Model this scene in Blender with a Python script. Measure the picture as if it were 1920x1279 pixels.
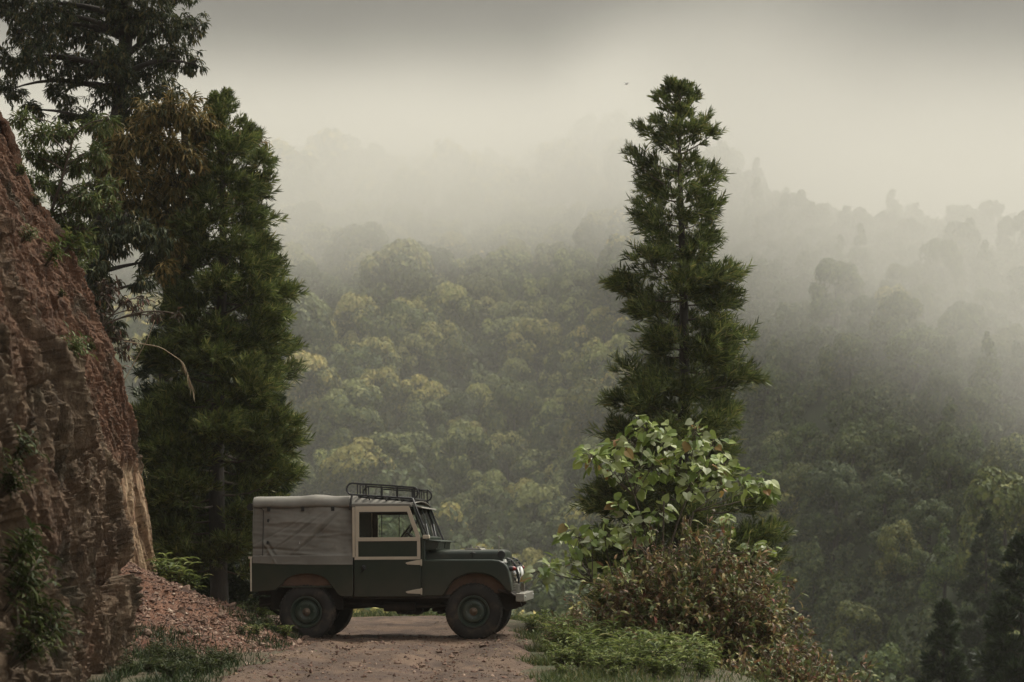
import bpy, math, random
import numpy as np
from mathutils import Vector, Matrix

for _o in list(bpy.data.objects):
    bpy.data.objects.remove(_o)
SC = bpy.context.scene
COL = SC.collection

# ------------------------------------------------------------------ camera, world, sun, exposure
F = 3550.0                       # focal length in photo pixels (1920 wide)
CAMZ, HOR = 1.25, 1025.0         # eye height, photo row of the horizon
cam = bpy.data.cameras.new('camera')
cam_ob = bpy.data.objects.new('camera', cam)
COL.objects.link(cam_ob)
cam.sensor_width = 36.0
cam.lens = F / 1920 * 36.0
cam.shift_y = (HOR - 639.5) / 1920
cam.clip_start, cam.clip_end = 0.1, 5000
cam_ob.location = (0, 0, CAMZ)
cam_ob.rotation_euler = (math.pi / 2, 0, 0)
cam.dof.use_dof = True
cam.dof.focus_distance = 25.0
cam.dof.aperture_fstop = 2.8
SC.camera = cam_ob

SUN_EL, SUN_ROT = math.radians(56), math.radians(58)     # soft high light from the right, a little ahead
world = bpy.data.worlds.new('World')
SC.world = world
world.use_nodes = True
wn, wl = world.node_tree.nodes, world.node_tree.links
bg = wn['Background']
sky = wn.new('ShaderNodeTexSky')
sky.sky_type = 'NISHITA'
sky.sun_disc = False
sky.sun_elevation, sky.sun_rotation = SUN_EL, SUN_ROT
sky.air_density, sky.dust_density, sky.ozone_density = 1.0, 4.0, 1.0
hs = wn.new('ShaderNodeHueSaturation')
hs.inputs['Saturation'].default_value = 0.12
tint = wn.new('ShaderNodeMix'); tint.data_type = 'RGBA'; tint.blend_type = 'MULTIPLY'
tint.inputs['Factor'].default_value = 1.0
tint.inputs['B'].default_value = (1.0, 0.975, 0.895, 1)
wl.new(sky.outputs['Color'], hs.inputs['Color'])
wl.new(hs.outputs['Color'], tint.inputs['A'])
# dark patch added to the sky ahead to dim the upper part of the view
geo_ = wn.new('ShaderNodeTexCoord')
nrm = wn.new('ShaderNodeVectorMath'); nrm.operation = 'DOT_PRODUCT'
nrm.inputs[1].default_value = (math.sin(math.radians(7)) * math.cos(math.radians(13)), math.cos(math.radians(7)) * math.cos(math.radians(13)), math.sin(math.radians(13)))
wl.new(geo_.outputs['Generated'], nrm.inputs[0])
cn = wn.new('ShaderNodeTexNoise'); cn.inputs['Scale'].default_value = 3.0; cn.inputs['Detail'].default_value = 4
wl.new(geo_.outputs['Generated'], cn.inputs['Vector'])
ca = wn.new('ShaderNodeMath'); ca.operation = 'MULTIPLY_ADD'; ca.inputs[1].default_value = .06
wl.new(cn.outputs['Fac'], ca.inputs[0]); wl.new(nrm.outputs['Value'], ca.inputs[2])
cm_ = wn.new('ShaderNodeMapRange'); cm_.interpolation_type = 'SMOOTHSTEP'
cm_.inputs['From Min'].default_value = .84; cm_.inputs['From Max'].default_value = .985; cm_.inputs['To Min'].default_value = 1.0; cm_.inputs['To Max'].default_value = .10
wl.new(ca.outputs[0], cm_.inputs['Value'])
dk_ = wn.new('ShaderNodeVectorMath'); dk_.operation = 'SCALE'
wl.new(tint.outputs['Result'], dk_.inputs[0]); wl.new(cm_.outputs[0], dk_.inputs['Scale'])
wl.new(dk_.outputs[0], bg.inputs['Color'])
bg.inputs['Strength'].default_value = 0.11

sun = bpy.data.lights.new('sun', 'SUN')
sun.energy = 1.5
sun.angle = math.radians(25)
sun.color = (1.0, 0.94, 0.80)
sun_ob = bpy.data.objects.new('sun', sun)
COL.objects.link(sun_ob)
_d = Vector((math.cos(SUN_EL) * math.sin(SUN_ROT), math.cos(SUN_EL) * math.cos(SUN_ROT), math.sin(SUN_EL)))
sun_ob.rotation_euler = _d.to_track_quat('Z', 'Y').to_euler()
sun_ob.location = (0, 0, 40)

SC.view_settings.view_transform = 'Standard'
SC.view_settings.look = 'None'
SC.view_settings.exposure = 0.93
SC.view_settings.gamma = 1.0
SC.render.engine = 'CYCLES'
cy = SC.cycles
cy.max_bounces = 6
cy.diffuse_bounces = 3
cy.glossy_bounces = 3
cy.transmission_bounces = 4
cy.transparent_max_bounces = 12
cy.volume_bounces = 4
cy.volume_max_steps = 64
cy.use_denoising = True
cy.use_adaptive_sampling = False
cy.caustics_reflective = cy.caustics_refractive = False

# ------------------------------------------------------------------ helpers
def at(px, py, Y):
    return np.array([(px - 960) / F * Y, Y, CAMZ + (HOR - py) / F * Y])

def tag(o, label=None, cat=None, group=None, kind=None):
    if label: o['label'] = label
    if cat: o['category'] = cat
    if group: o['group'] = group
    if kind: o['kind'] = kind
    return o

def empty(name, loc=(0, 0, 0)):
    o = bpy.data.objects.new(name, None)
    o.location = loc
    o.empty_display_size = 0.2
    COL.objects.link(o)
    return o

def mesh_np(name, V, faces, smooth=False):
    """faces: list of int arrays (n,3) or (n,4)"""
    V = np.asarray(V, np.float32).reshape(-1, 3)
    me = bpy.data.meshes.new(name)
    faces = [np.asarray(f, np.int32) for f in faces if len(f)]
    loops = np.concatenate([f.ravel() for f in faces])
    tot = np.concatenate([np.full(len(f), f.shape[1], np.int32) for f in faces])
    start = np.concatenate([[0], np.cumsum(tot)[:-1]]).astype(np.int32)
    me.vertices.add(len(V)); me.vertices.foreach_set('co', V.ravel())
    me.loops.add(len(loops)); me.loops.foreach_set('vertex_index', loops)
    me.polygons.add(len(tot)); me.polygons.foreach_set('loop_start', start)
    me.polygons.foreach_set('use_smooth', np.full(len(tot), smooth, bool))
    me.update(calc_edges=True)
    return me

def obj(name, me, mat=None, parent=None):
    o = bpy.data.objects.new(name, me)
    if mat: 
        if not len(me.materials): me.materials.append(mat)
    COL.objects.link(o)
    if parent: o.parent = parent
    return o

class NP:
    """collects vertex / face arrays into one mesh"""
    def __init__(s): s.V, s.T, s.Q, s.n = [], [], [], 0
    def add(s, V, tris=None, quads=None):
        if len(V) == 0: return
        if tris is not None and len(tris): s.T.append(np.asarray(tris) + s.n)
        if quads is not None and len(quads): s.Q.append(np.asarray(quads) + s.n)
        s.V.append(np.asarray(V, float).reshape(-1, 3)); s.n += len(s.V[-1])
    def mesh(s, name, smooth=False, off=None):
        V = np.concatenate(s.V)
        if off is not None: V = V - np.asarray(off, float)
        f = []
        if s.T: f.append(np.concatenate(s.T))
        if s.Q: f.append(np.concatenate(s.Q))
        return mesh_np(name, V, f, smooth)

def unit(a):
    a = np.asarray(a, float)
    return a / np.maximum(np.linalg.norm(a, axis=-1, keepdims=True), 1e-9)

def tube(nb, pts, rad, n=5):
    pts = np.asarray(pts, float); k = len(pts)
    rad = np.broadcast_to(np.asarray(rad, float), (k,))
    tan = unit(np.gradient(pts, axis=0))
    ref = np.array([0.31, 0.17, 0.93]) if abs(tan[:, 2]).mean() < 0.8 else np.array([1.0, 0.2, 0.05])
    a = unit(np.cross(tan, ref)); b = np.cross(tan, a)
    th = np.linspace(0, 2 * math.pi, n, endpoint=False)
    V = pts[:, None] + rad[:, None, None] * (np.cos(th)[None, :, None] * a[:, None] + np.sin(th)[None, :, None] * b[:, None])
    i, j = np.meshgrid(np.arange(k - 1), np.arange(n), indexing='ij')
    j2 = (j + 1) % n
    q = np.stack([i * n + j, i * n + j2, (i + 1) * n + j2, (i + 1) * n + j], -1).reshape(-1, 4)
    caps = []
    for m in range(1, n - 1):
        caps += [[0, m + 1, m], [(k - 1) * n, (k - 1) * n + m, (k - 1) * n + m + 1]]
    nb.add(V.reshape(-1, 3), tris=caps, quads=q)

def bez(a, b, c, n=6):
    t = np.linspace(0, 1, n)[:, None]
    return (1 - t) ** 2 * a + 2 * t * (1 - t) * b + t * t * c

# leaf templates: (along, side, up) and triangles
LEAF = {
 'diamond': (np.array([[0, 0, 0], [.5, -.5, .10], [1, 0, -.10], [.5, .5, .10]]), np.array([[0, 1, 2], [0, 2, 3]])),
 'lance': (np.array([[0, 0, 0], [.3, -.45, .07], [.7, -.36, -.02], [1, 0, -.26], [.7, .36, -.02], [.3, .45, .07], [.5, 0, 0]]),
           np.array([[0, 1, 6], [1, 2, 6], [2, 3, 6], [3, 4, 6], [4, 5, 6], [5, 0, 6]])),
 'heart': (np.array([[.06, 0, 0], [-.08, -.26, .06], [.1, -.48, .10], [.42, -.50, .09], [.76, -.26, .0], [1, 0, -.14],
                     [.76, .26, .0], [.42, .50, .09], [.1, .48, .10], [-.08, .26, .06], [.42, 0, 0]]),
           np.array([[i, (i + 1) % 10, 10] for i in range(10)])),
 'needle': (np.array([[0, -.5, 0], [0, .5, 0], [.6, .42, .03], [1, 0, .1], [.6, -.42, .03]]), np.array([[0, 1, 2], [0, 2, 4], [4, 2, 3]])),
 'blade': (np.array([[0, -.5, 0], [0, .5, 0], [.5, .42, .05], [.5, -.42, .05], [1, 0, -.18]]), np.array([[0, 1, 2], [0, 2, 3], [3, 2, 4]])),
}
def leaves(nb, kind, P, D, N, L, W):
    T, f = LEAF[kind]
    P = np.asarray(P, float); n = len(P)
    if n == 0: return
    D = unit(D); N = np.asarray(N, float)
    S = unit(np.cross(N, D)); N = np.cross(D, S)
    L = np.broadcast_to(np.asarray(L, float), (n,)); W = np.broadcast_to(np.asarray(W, float), (n,))
    V = (P[:, None] + (T[None, :, 0:1] * L[:, None, None]) * D[:, None] + (T[None, :, 1:2] * W[:, None, None]) * S[:, None]
         + (T[None, :, 2:3] * L[:, None, None]) * N[:, None])
    k = len(T)
    nb.add(V.reshape(-1, 3), tris=(np.arange(n)[:, None, None] * k + f[None]).reshape(-1, 3))

def rdir(r, n):
    return unit(r.normal(size=(n, 3)))

# ---- noise
def _h(ix, iy, iz, s):
    h = (ix.astype(np.int64) * 374761393 + iy.astype(np.int64) * 668265263 + iz.astype(np.int64) * 2147483647 + s * 144665) & 0xFFFFFFFF
    h = ((h ^ (h >> 13)) * 1274126177) & 0xFFFFFFFF
    h = ((h ^ (h >> 16)) * 2246822519) & 0xFFFFFFFF
    return ((h ^ (h >> 15)) & 0xFFFFFF) / float(0xFFFFFF)
def vnoise(p, s=0):
    i = np.floor(p); f = p - i; f = f * f * (3 - 2 * f); i = i.astype(np.int64)
    r = 0
    for dx in (0, 1):
        for dy in (0, 1):
            for dz in (0, 1):
                w = (f[:, 0] if dx else 1 - f[:, 0]) * (f[:, 1] if dy else 1 - f[:, 1]) * (f[:, 2] if dz else 1 - f[:, 2])
                r = r + w * _h(i[:, 0] + dx, i[:, 1] + dy, i[:, 2] + dz, s)
    return r * 2 - 1
def fbm(p, s=0, o=4, g=0.5):
    a, r, t = 1.0, 0, 0
    p = np.array(p, float)
    for k in range(o):
        r = r + a * vnoise(p, s + k * 17); t += a; a *= g; p = p * 2.03 + 11.3
    return r / t
def worley(p, s=0):
    i = np.floor(p).astype(np.int64); d1 = np.full(len(p), 9.0); d2 = d1.copy(); idv = np.zeros(len(p))
    for dx in (-1, 0, 1):
        for dy in (-1, 0, 1):
            for dz in (-1, 0, 1):
                c = i + np.array([dx, dy, dz])
                q = c + np.stack([_h(c[:, 0], c[:, 1], c[:, 2], s + k) for k in (1, 2, 3)], 1)
                d = np.linalg.norm(p - q, axis=1)
                v = _h(c[:, 0], c[:, 1], c[:, 2], s + 9)
                m = d < d1
                d2 = np.where(m, d1, np.minimum(d2, d)); idv = np.where(m, v, idv); d1 = np.where(m, d, d1)
    return d1, d2, idv
def facets(p, s=0, tilt=1.0):
    """broken-rock relief: every cell is a tilted plane with its own offset"""
    i = np.floor(p).astype(np.int64); d1 = np.full(len(p), 9.0); d2 = d1.copy(); h = np.zeros(len(p))
    for dx in (-1, 0, 1):
        for dy in (-1, 0, 1):
            for dz in (-1, 0, 1):
                c = i + np.array([dx, dy, dz])
                rnd = [_h(c[:, 0], c[:, 1], c[:, 2], s + k) for k in (1, 2, 3, 4, 5, 6)]
                e = p - (c + np.stack(rnd[:3], 1))
                d = np.linalg.norm(e, axis=1)
                v = rnd[3] - .5 + tilt * (e[:, 0] * (rnd[4] - .5) * 2 + e[:, 1] * (rnd[5] - .42) * 2)
                m = d < d1
                d2 = np.where(m, d1, np.minimum(d2, d)); h = np.where(m, v, h); d1 = np.where(m, d, d1)
    return h, d2 - d1
def sstep(a, b, x):
    t = np.clip((x - a) / (b - a), 0, 1); return t * t * (3 - 2 * t)

# ------------------------------------------------------------------ materials
class NT:
    def __init__(s, name):
        s.m = bpy.data.materials.new(name); s.m.use_nodes = True
        s.n, s.l = s.m.node_tree.nodes, s.m.node_tree.links
        s.p = s.n['Principled BSDF']; s.out = s.n['Material Output']
    def node(s, t, **k):
        n = s.n.new(t)
        for a, b in k.items(): setattr(n, a, b)
        return n
    def link(s, a, b): s.l.new(a, b)
    def coord(s, scale=(1, 1, 1), which='Object'):
        t = s.node('ShaderNodeTexCoord'); m = s.node('ShaderNodeMapping')
        m.inputs['Scale'].default_value = scale
        s.link(t.outputs[which], m.inputs['Vector']); return m.outputs['Vector']
    def noise(s, vec, scale, detail=6, rough=0.6, dist=0.0):
        t = s.node('ShaderNodeTexNoise')
        t.inputs['Scale'].default_value = scale; t.inputs['Detail'].default_value = detail
        t.inputs['Roughness'].default_value = rough; t.inputs['Distortion'].default_value = dist
        s.link(vec, t.inputs['Vector']); return t.outputs['Fac']
    def ramp(s, fac, stops, interp='LINEAR'):
        r = s.node('ShaderNodeValToRGB'); r.color_ramp.interpolation = interp
        e = r.color_ramp.elements
        while len(e) < len(stops): e.new(0.5)
        for i, (p, c) in enumerate(stops):
            e[i].position = p
            e[i].color = (c, c, c, 1) if not hasattr(c, '__len__') else (*c, 1)
        s.link(fac, r.inputs['Fac']); return r.outputs['Color']
    def mix(s, f, a, b, mode='MIX'):
        m = s.node('ShaderNodeMix', data_type='RGBA', blend_type=mode)
        for k, v in (('Factor', f), ('A', a), ('B', b)):
            if isinstance(v, bpy.types.NodeSocket): s.link(v, m.inputs[k])
            elif hasattr(v, '__len__'): m.inputs[k].default_value = (*v, 1)
            else: m.inputs[k].default_value = v
        return m.outputs['Result']
    def bump(s, h, strength=0.5, dist=0.02):
        b = s.node('ShaderNodeBump'); b.inputs['Strength'].default_value = strength; b.inputs['Distance'].default_value = dist
        s.link(h, b.inputs['Height']); s.link(b.outputs['Normal'], s.p.inputs['Normal'])
    def col(s, c):
        if isinstance(c, bpy.types.NodeSocket): s.link(c, s.p.inputs['Base Color'])
        else: s.p.inputs['Base Color'].default_value = (*c, 1)
    def set(s, **k):
        for a, b in k.items(): s.p.inputs[a.replace('_', ' ')].default_value = b

def leaf_mat(name, stops, trans=0.25, rough=0.5, wob=0.35, scale=1.2, objvar=0.0, span=(.25, .35, .75, 1.5)):
    t = NT(name)
    g = t.node('ShaderNodeNewGeometry')
    c = t.ramp(g.outputs['Random Per Island'], stops)
    nz = t.noise(t.coord(), scale, 3)
    c = t.mix(wob, c, t.ramp(nz, [(span[0], span[1]), (span[2], span[3])]), 'MULTIPLY')
    if objvar:
        oi = t.node('ShaderNodeObjectInfo')
        c = t.mix(1.0, c, t.ramp(oi.outputs['Random'], [(0, (.62, .70, .62)), (.35, (.9, .95, .75)), (.6, (1.25, 1.1, .75)), (.8, (1.0, 1.15, .8)), (1, (1.5, 1.25, .85))]), 'MULTIPLY')
    t.col(c); t.set(Roughness=rough); t.p.inputs['Specular IOR Level'].default_value = 0.3
    if trans:
        tr = t.node('ShaderNodeBsdfTranslucent'); t.link(c, tr.inputs['Color'])
        mx = t.node('ShaderNodeMixShader'); mx.inputs[0].default_value = trans
        t.link(t.p.outputs[0], mx.inputs[1]); t.link(tr.outputs[0], mx.inputs[2]); t.link(mx.outputs[0], t.out.inputs['Surface'])
    return t.m

def surf_mat(name, c1, c2, scale=8, rough=0.7, bump=0.3, bdist=0.01, metal=0.0, stretch=(1, 1, 1), c3=None, s3=2.0, t3=(0.5, 0.7)):
    t = NT(name); v = t.coord(stretch)
    n1 = t.noise(v, scale)
    c = t.mix(t.ramp(n1, [(0.3, 0.0), (0.7, 1.0)]), c1, c2)
    if c3: c = t.mix(t.ramp(t.noise(v, s3, 8, 0.65), [(t3[0], 0.0), (t3[1], 1.0)]), c, c3)
    t.col(c); t.set(Roughness=rough, Metallic=metal)
    if bump: t.bump(t.noise(v, scale * 3, 8, 0.65), bump, bdist)
    return t.m

MAT = {}
MAT['bark'] = surf_mat('bark', (.022, .018, .015), (.055, .045, .036), 14, .9, .8, .02, stretch=(1, 1, .2))
MAT['twig'] = surf_mat('twig', (.05, .038, .028), (.13, .10, .07), 20, .85, .3, .005)
MAT['dry_stem'] = surf_mat('dry_stem', (.22, .16, .10), (.38, .30, .19), 9, .8, .2, .003)
MAT['needles'] = leaf_mat('needles', [(0, (.040, .060, .020)), (.5, (.100, .130, .036)), (.85, (.175, .200, .058)), (1, (.25, .22, .075))], .22, .5, .75, 2.6, span=(.36, .35, .64, 1.75))
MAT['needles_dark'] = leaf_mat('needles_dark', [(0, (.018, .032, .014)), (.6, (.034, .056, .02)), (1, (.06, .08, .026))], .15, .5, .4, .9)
# ------------------------------------------------------------------ terrain
def edge_x(y):      # right edge of the ledge the road runs on
    return np.interp(y, [0, 12, 17, 21, 25, 27, 30, 34, 60], [2.6, 2.4, 2.1, 1.7, 1.05, .7, .3, -.3, -1])
def hill_h(x, y):
    foot = 195 - 82 * sstep(2, 38, x) + 18 * sstep(-20, -70, -x)*0
    r = np.maximum(y - foot, 0)
    p = np.stack([x / 55, y / 55, 0 * x], 1)
    h = -14 + np.where(r < 190, .42 * r, .42 * 190 + (.17 + .25 * sstep(5, 40, x)) * (r - 190))
    h = np.minimum(h, 80 - 46 * sstep(10, 46, x) + 5 * vnoise(p * .7, 5))
    return h + 6.0 * fbm(p, 3, 3) * sstep(0, 60, r)
def ground_h(x, y):
    shp = x.shape; x = x.ravel(); y = y.ravel()
    d = np.maximum(np.maximum(x - edge_x(y), y - 34.2 - .25 * np.sin(x * 1.3)), 0) * sstep(-400, -60, -np.abs(x))
    d = np.where(x < -14, np.maximum(y - 34.2, 0), d)
    near = -np.where(d < 1.2, .42 * d * d / 1.2, .42 * 1.2 * .5 + .62 * (d - 1.0))
    p = np.stack([x, y, 0 * x], 1)
    near = near + .05 * fbm(p * .6, 1, 3) + .25 * fbm(p * .25, 2, 2) * sstep(.5, 5, d)
    z = np.maximum(near, hill_h(x, y))
    z = np.where(y < 75, np.maximum(near, -14 + 1.0 * fbm(p * .05, 4, 2)), z)
    return z.reshape(shp)
def gz(x, y):
    return float(ground_h(np.array([x], float), np.array([y], float))[0])

def geo(a, b, first, ratio):
    o = [a]; s = first
    while abs(o[-1] - a) < abs(b - a):
        o.append(o[-1] + (s if b > a else -s)); s *= ratio
    return o[1:]
xs = np.array(geo(-9, -600, .14, 1.07)[::-1] + list(np.arange(-9, 7, .11)) + geo(7, 600, .13, 1.07))
ys = np.array(geo(10, -60, .2, 1.1)[::-1] + list(np.arange(10, 38, .11)) + geo(38, 1100, .14, 1.03))
GX, GY = np.meshgrid(xs, ys, indexing='ij')
GZ = ground_h(GX, GY)
def road_l(y): return np.interp(y, [0, 14, 17.5, 20, 22, 24, 26, 28.2, 29.2, 40], [-2.6, -2.7, -2.75, -2.7, -2.7, -2.6, -3.2, -4.6, -30, -30])
def road_r(y): return np.interp(y, [0, 14, 17.5, 20, 22, 24, 26, 29, 32.4, 33.4, 40], [.1, .15, .25, .2, .12, .15, .15, -.1, -.6, -2.5, -30])
GZ -= .16 * sstep(.15, .5, np.minimum(np.minimum(GX - road_l(GY), road_r(GY) - GX), 33.1 - GY)) * (GY > 1)      # bed dug out under the road sheet
def grid_faces(a, b):
    i, j = np.meshgrid(np.arange(a - 1), np.arange(b - 1), indexing='ij')
    k = i * b + j
    return np.stack([k, k + b, k + b + 1, k + 1], -1).reshape(-1, 4)
t = NT('ground_soil'); v = t.coord()
c = t.mix(t.ramp(t.noise(v, 1.1, 6), [(.35, 0.), (.65, 1.)]), (.075, .050, .032), (.045, .055, .02))
c = t.mix(t.ramp(t.noise(v, 14, 5), [(.45, 0.), (.75, 1.)]), c, (.13, .09, .055))
sx_ = t.node('ShaderNodeSeparateXYZ'); t.link(v, sx_.inputs[0])
fy = t.node('ShaderNodeMapRange'); fy.inputs['From Min'].default_value = 36; fy.inputs['From Max'].default_value = 50; t.link(sx_.outputs['Y'], fy.inputs['Value'])
c = t.mix(fy.outputs[0], c, t.mix(t.noise(v, .3, 8, .7), (.022, .032, .013), (.055, .07, .027)))      # forest floor beyond the ledge
t.col(c); t.set(Roughness=.95); t.bump(t.noise(v, 25, 8, .7), .8, .03)
MAT['soil'] = t.m
g = obj('ground', mesh_np('ground', np.stack([GX, GY, GZ], -1).reshape(-1, 3), [grid_faces(len(xs), len(ys))], True), MAT['soil'])
g['kind'] = 'structure'

# ---- dirt road: one sheet laid on the ground, dipping under it at its edges
rx = np.concatenate([np.arange(-26, -6.5, .25), np.arange(-6.5, 1.2, .035)]); ry = np.concatenate([np.arange(2, 15, .12), np.arange(15, 33.6, .035)])
RX, RY = np.meshgrid(rx, ry, indexing='ij')
p = np.stack([RX.ravel(), RY.ravel(), 0 * RX.ravel()], 1)
inside = np.minimum(RX - road_l(RY), road_r(RY) - RX) + .22 * fbm(p * 1.4, 31, 3).reshape(RX.shape)
inside = np.minimum(inside, 33.1 - RY)
rut = np.zeros_like(RX)
for off in (.42, 1.72):
    rc = road_r(RY) - .55 - off + .12 * np.sin(RY * .6)
    rut -= .075 * np.exp(-((RX - rc) / .20) ** 2) * sstep(25, 23, RY)
w1, w2, wid = worley(p * np.array([7, 7, 1]), 51)
stone = np.where(wid > .86, np.maximum(.022 - .07 * w1, 0), 0).reshape(RX.shape)
rz = .028 * fbm(p * 2.2, 33, 4).reshape(RX.shape) + .012 * fbm(p * 9, 34, 3).reshape(RX.shape) + rut + stone * .5
rz += .06 * np.exp(-((RX + .05) / .4) ** 2 - ((RY - 22.6) / 1.6) ** 2)
RZ = ground_h(RX, RY) + .035 + np.where(inside > 0, rz * sstep(0, .3, inside), 0) - .16 * sstep(.12, -.25, inside)
keep = (inside > -.3)
q = grid_faces(len(rx), len(ry)); q = q[keep.ravel()[q].all(1)]
used, inv = np.unique(q, return_inverse=True)
t = NT('road_dirt'); v = t.coord()
c = t.mix(t.ramp(t.noise(v, 1.3, 7, .6), [(.35, 0.), (.68, 1.)]), (.078, .046, .028), (.155, .096, .060))
c = t.mix(t.ramp(t.noise(v, .7, 4), [(.5, 0.), (.7, 1.)]), c, (.060, .032, .023))
c = t.mix(t.ramp(t.noise(v, 30, 6, .7), [(.5, 0.), (.72, .6)]), c, (.22, .165, .125))
c = t.mix(t.ramp(t.noise(t.coord((1.6, .5, 1)), 1.6, 6, .65), [(.40, .7), (.55, 0.)]), c, (.044, .026, .019))
c = t.mix(t.ramp(t.noise(v, 60, 4, .7), [(.28, .4), (.42, .0)]), c, (.05, .035, .027))
c = t.mix(t.ramp(t.noise(v, 90, 3, .6), [(.60, 0.), (.68, .55)]), c, (.20, .13, .085))      # grit and dry leaf crumbs
t.col(c); t.set(Roughness=.92); t.bump(t.noise(v, 45, 8, .75), .8, .025)
MAT['road'] = t.m
o = obj('dirt_road', mesh_np('dirt_road', np.stack([RX, RY, RZ], -1).reshape(-1, 3)[used], [inv.reshape(-1, 4)], True), MAT['road'])
o['kind'] = 'structure'
def road_z(x, y):
    i = np.clip(np.searchsorted(rx, x), 0, len(rx) - 1); j = np.clip(np.searchsorted(ry, y), 0, len(ry) - 1)
    return np.maximum(RZ[i, j], ground_h(np.atleast_1d(np.asarray(x, float)), np.atleast_1d(np.asarray(y, float))))

# ---- cliff: a road cutting that leans back with height and turns away behind the corner
base = np.array([(-3.1, 4), (-3.35, 10), (-3.75, 15), (-4.05, 18), (-4.18, 19.6), (-4.3, 20.6), (-4.8, 21.4), (-5.0, 22.6), (-5.12, 23.8), (-4.98, 25.2), (-4.88, 26.2), (-5.05, 27.0), (-5.9, 27.9), (-8, 28.6), (-13, 29.4), (-24, 31)])
seg = np.concatenate([[0], np.cumsum(np.linalg.norm(np.diff(base, axis=0), axis=1))])
s_ = np.concatenate([np.arange(0, 9.2, .2), np.arange(9.2, 25.6, .025), np.arange(25.6, seg[-1], .25)])
bx = np.interp(s_, seg, base[:, 0]); by = np.interp(s_, seg, base[:, 1])
k = np.exp(-np.linspace(-2, 2, 9) ** 2); k /= k.sum()
ztab = np.array([-.6, 0, .85, 2.0, 2.9, 3.63, 4.58, 5.68, 7.03, 7.9, 8.5, 8.8, 9.0])
ltab = np.array([-.15, 0, .06, .20, .34, .60, 1.0, 1.48, 2.22, 3.1, 4.4, 8, 22])
pl = np.concatenate([[0], np.cumsum(np.hypot(np.diff(ztab), np.diff(ltab)))])
u_ = np.concatenate([np.arange(0, 9.6, .024), np.arange(9.6, pl[-1], .5)])
zz = np.interp(u_, pl, ztab); ll = np.interp(u_, pl, ltab)
tx, ty = np.gradient(bx, s_), np.gradient(by, s_)
nx, ny = -ty, tx                                   # inward (to the left of travel)
kk = np.exp(-np.linspace(-2.2, 2.2, 61) ** 2); kk /= kk.sum()
pad = lambda a: np.convolve(np.pad(a, 30, mode='edge'), kk, 'valid')
nx, ny = pad(nx), pad(ny); nn = np.hypot(nx, ny); nx, ny = nx / nn, ny / nn
CX = bx[:, None] + nx[:, None] * ll[None]; CY = by[:, None] + ny[:, None] * ll[None]; CZ = np.repeat(zz[None], len(s_), 0)
P3 = np.stack([CX, CY, CZ], -1).reshape(-1, 3)
SU = np.stack([np.repeat(s_[:, None], len(u_), 1), np.repeat(u_[None], len(s_), 0)], -1).reshape(-1, 2)
q3 = np.stack([SU[:, 0], SU[:, 1], 0 * SU[:, 0]], 1)
# tilted strata: shear so that cracks run steeply down to the right
sh = q3.copy(); sh[:, 0] += .38 * sh[:, 1]
soil = sstep(-.25, .3, fbm(q3 * .45, 71, 3) + .75 * sstep(2.2, 3.8, P3[:, 2]) - .26 + .35 * sstep(22.5, 24, P3[:, 1]) * sstep(1.2, 2.4, P3[:, 2]) - .2 * sstep(22, 20, P3[:, 1]) * sstep(3.6, 2.4, P3[:, 2]))
warp = .35 * np.stack([fbm(q3 * 1.7, 77, 3), fbm(q3 * 1.7, 78, 3), 0 * soil], 1)
f1, c1_ = facets(sh * np.array([2.0, .62, 1]) + warp, 81, 1.3)
f2, c2_ = facets(sh * np.array([6.2, 1.5, 1]) + warp * 2, 83, 1.3)
f3, c3_ = facets(sh * np.array([15, 4.2, 1]) + warp * 3, 85, 1.3)
idw = f1 + .5
rid = 1 - np.abs(fbm(sh * np.array([3.2, .55, 1]), 87, 4))
disp = .20 * fbm(q3 * .55, 73, 4) + .12 * (rid - .7) * 2
f4, c4_ = facets(sh * np.array([30, 12, 1]), 86, 1.2)
disp += (1 - .78 * soil) * (.24 * f1 + .11 * f2 + .040 * f3 + .010 * f4 - .12 * sstep(.12, .0, c1_) - .02 * sstep(.08, .0, c2_))
gul = 1 - np.abs(fbm(sh * np.array([5.5, .5, 1]) + warp, 90, 3))
disp += soil * (.10 * (gul - .75) + .06 * fbm(sh * np.array([9, 1.6, 1]), 91, 4) + .04 * fbm(q3 * 6, 92, 3) + .018 * f3)
disp += .022 * fbm(q3 * 14, 93, 4, .65) + .010 * soil * f4
flat = sstep(24.6, 25.2, P3[:, 1]) * sstep(28, 27, P3[:, 1]) * sstep(.5, .8, P3[:, 2]) * sstep(2.45, 2.2, P3[:, 2])
disp = disp * (1 - .72 * flat)
fade = sstep(9.4, 8.6, SU[:, 1]) 
disp = disp * (.35 + .65 * fade)
N2 = np.stack([-np.repeat(nx[:, None], len(u_), 1), -np.repeat(ny[:, None], len(u_), 1), np.full((len(s_), len(u_)), .25)], -1).reshape(-1, 3)
P3 = P3 + N2 * disp[:, None]
me = mesh_np('cliff', P3, [grid_faces(len(s_), len(u_))[:, ::-1]], False)
for nm, arr in (('soil', soil), ('flat', flat), ('crack', np.clip(idw, 0, 1))):
    a = me.attributes.new(nm, 'FLOAT', 'POINT'); a.data.foreach_set('value', arr.astype(np.float32))
t = NT('cliff_rock'); v = t.coord()
A = lambda n: (lambda x: (setattr(x, 'attribute_name', n), x.outputs['Fac'])[1])(t.node('ShaderNodeAttribute'))
vs = t.coord((1, 2.2, .45))
rock = t.mix(t.ramp(t.noise(vs, 2.6, 8, .65), [(.32, 0.), (.66, 1.)]), (.070, .043, .024), (.225, .150, .088))
rock = t.mix(t.ramp(t.noise(v, 6, 8, .7), [(.54, 0.), (.7, .75)]), rock, (.44, .345, .225))
rock = t.mix(t.ramp(A('crack'), [(.2, .45), (.6, 0.)]), rock, (.085, .062, .045))
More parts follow.
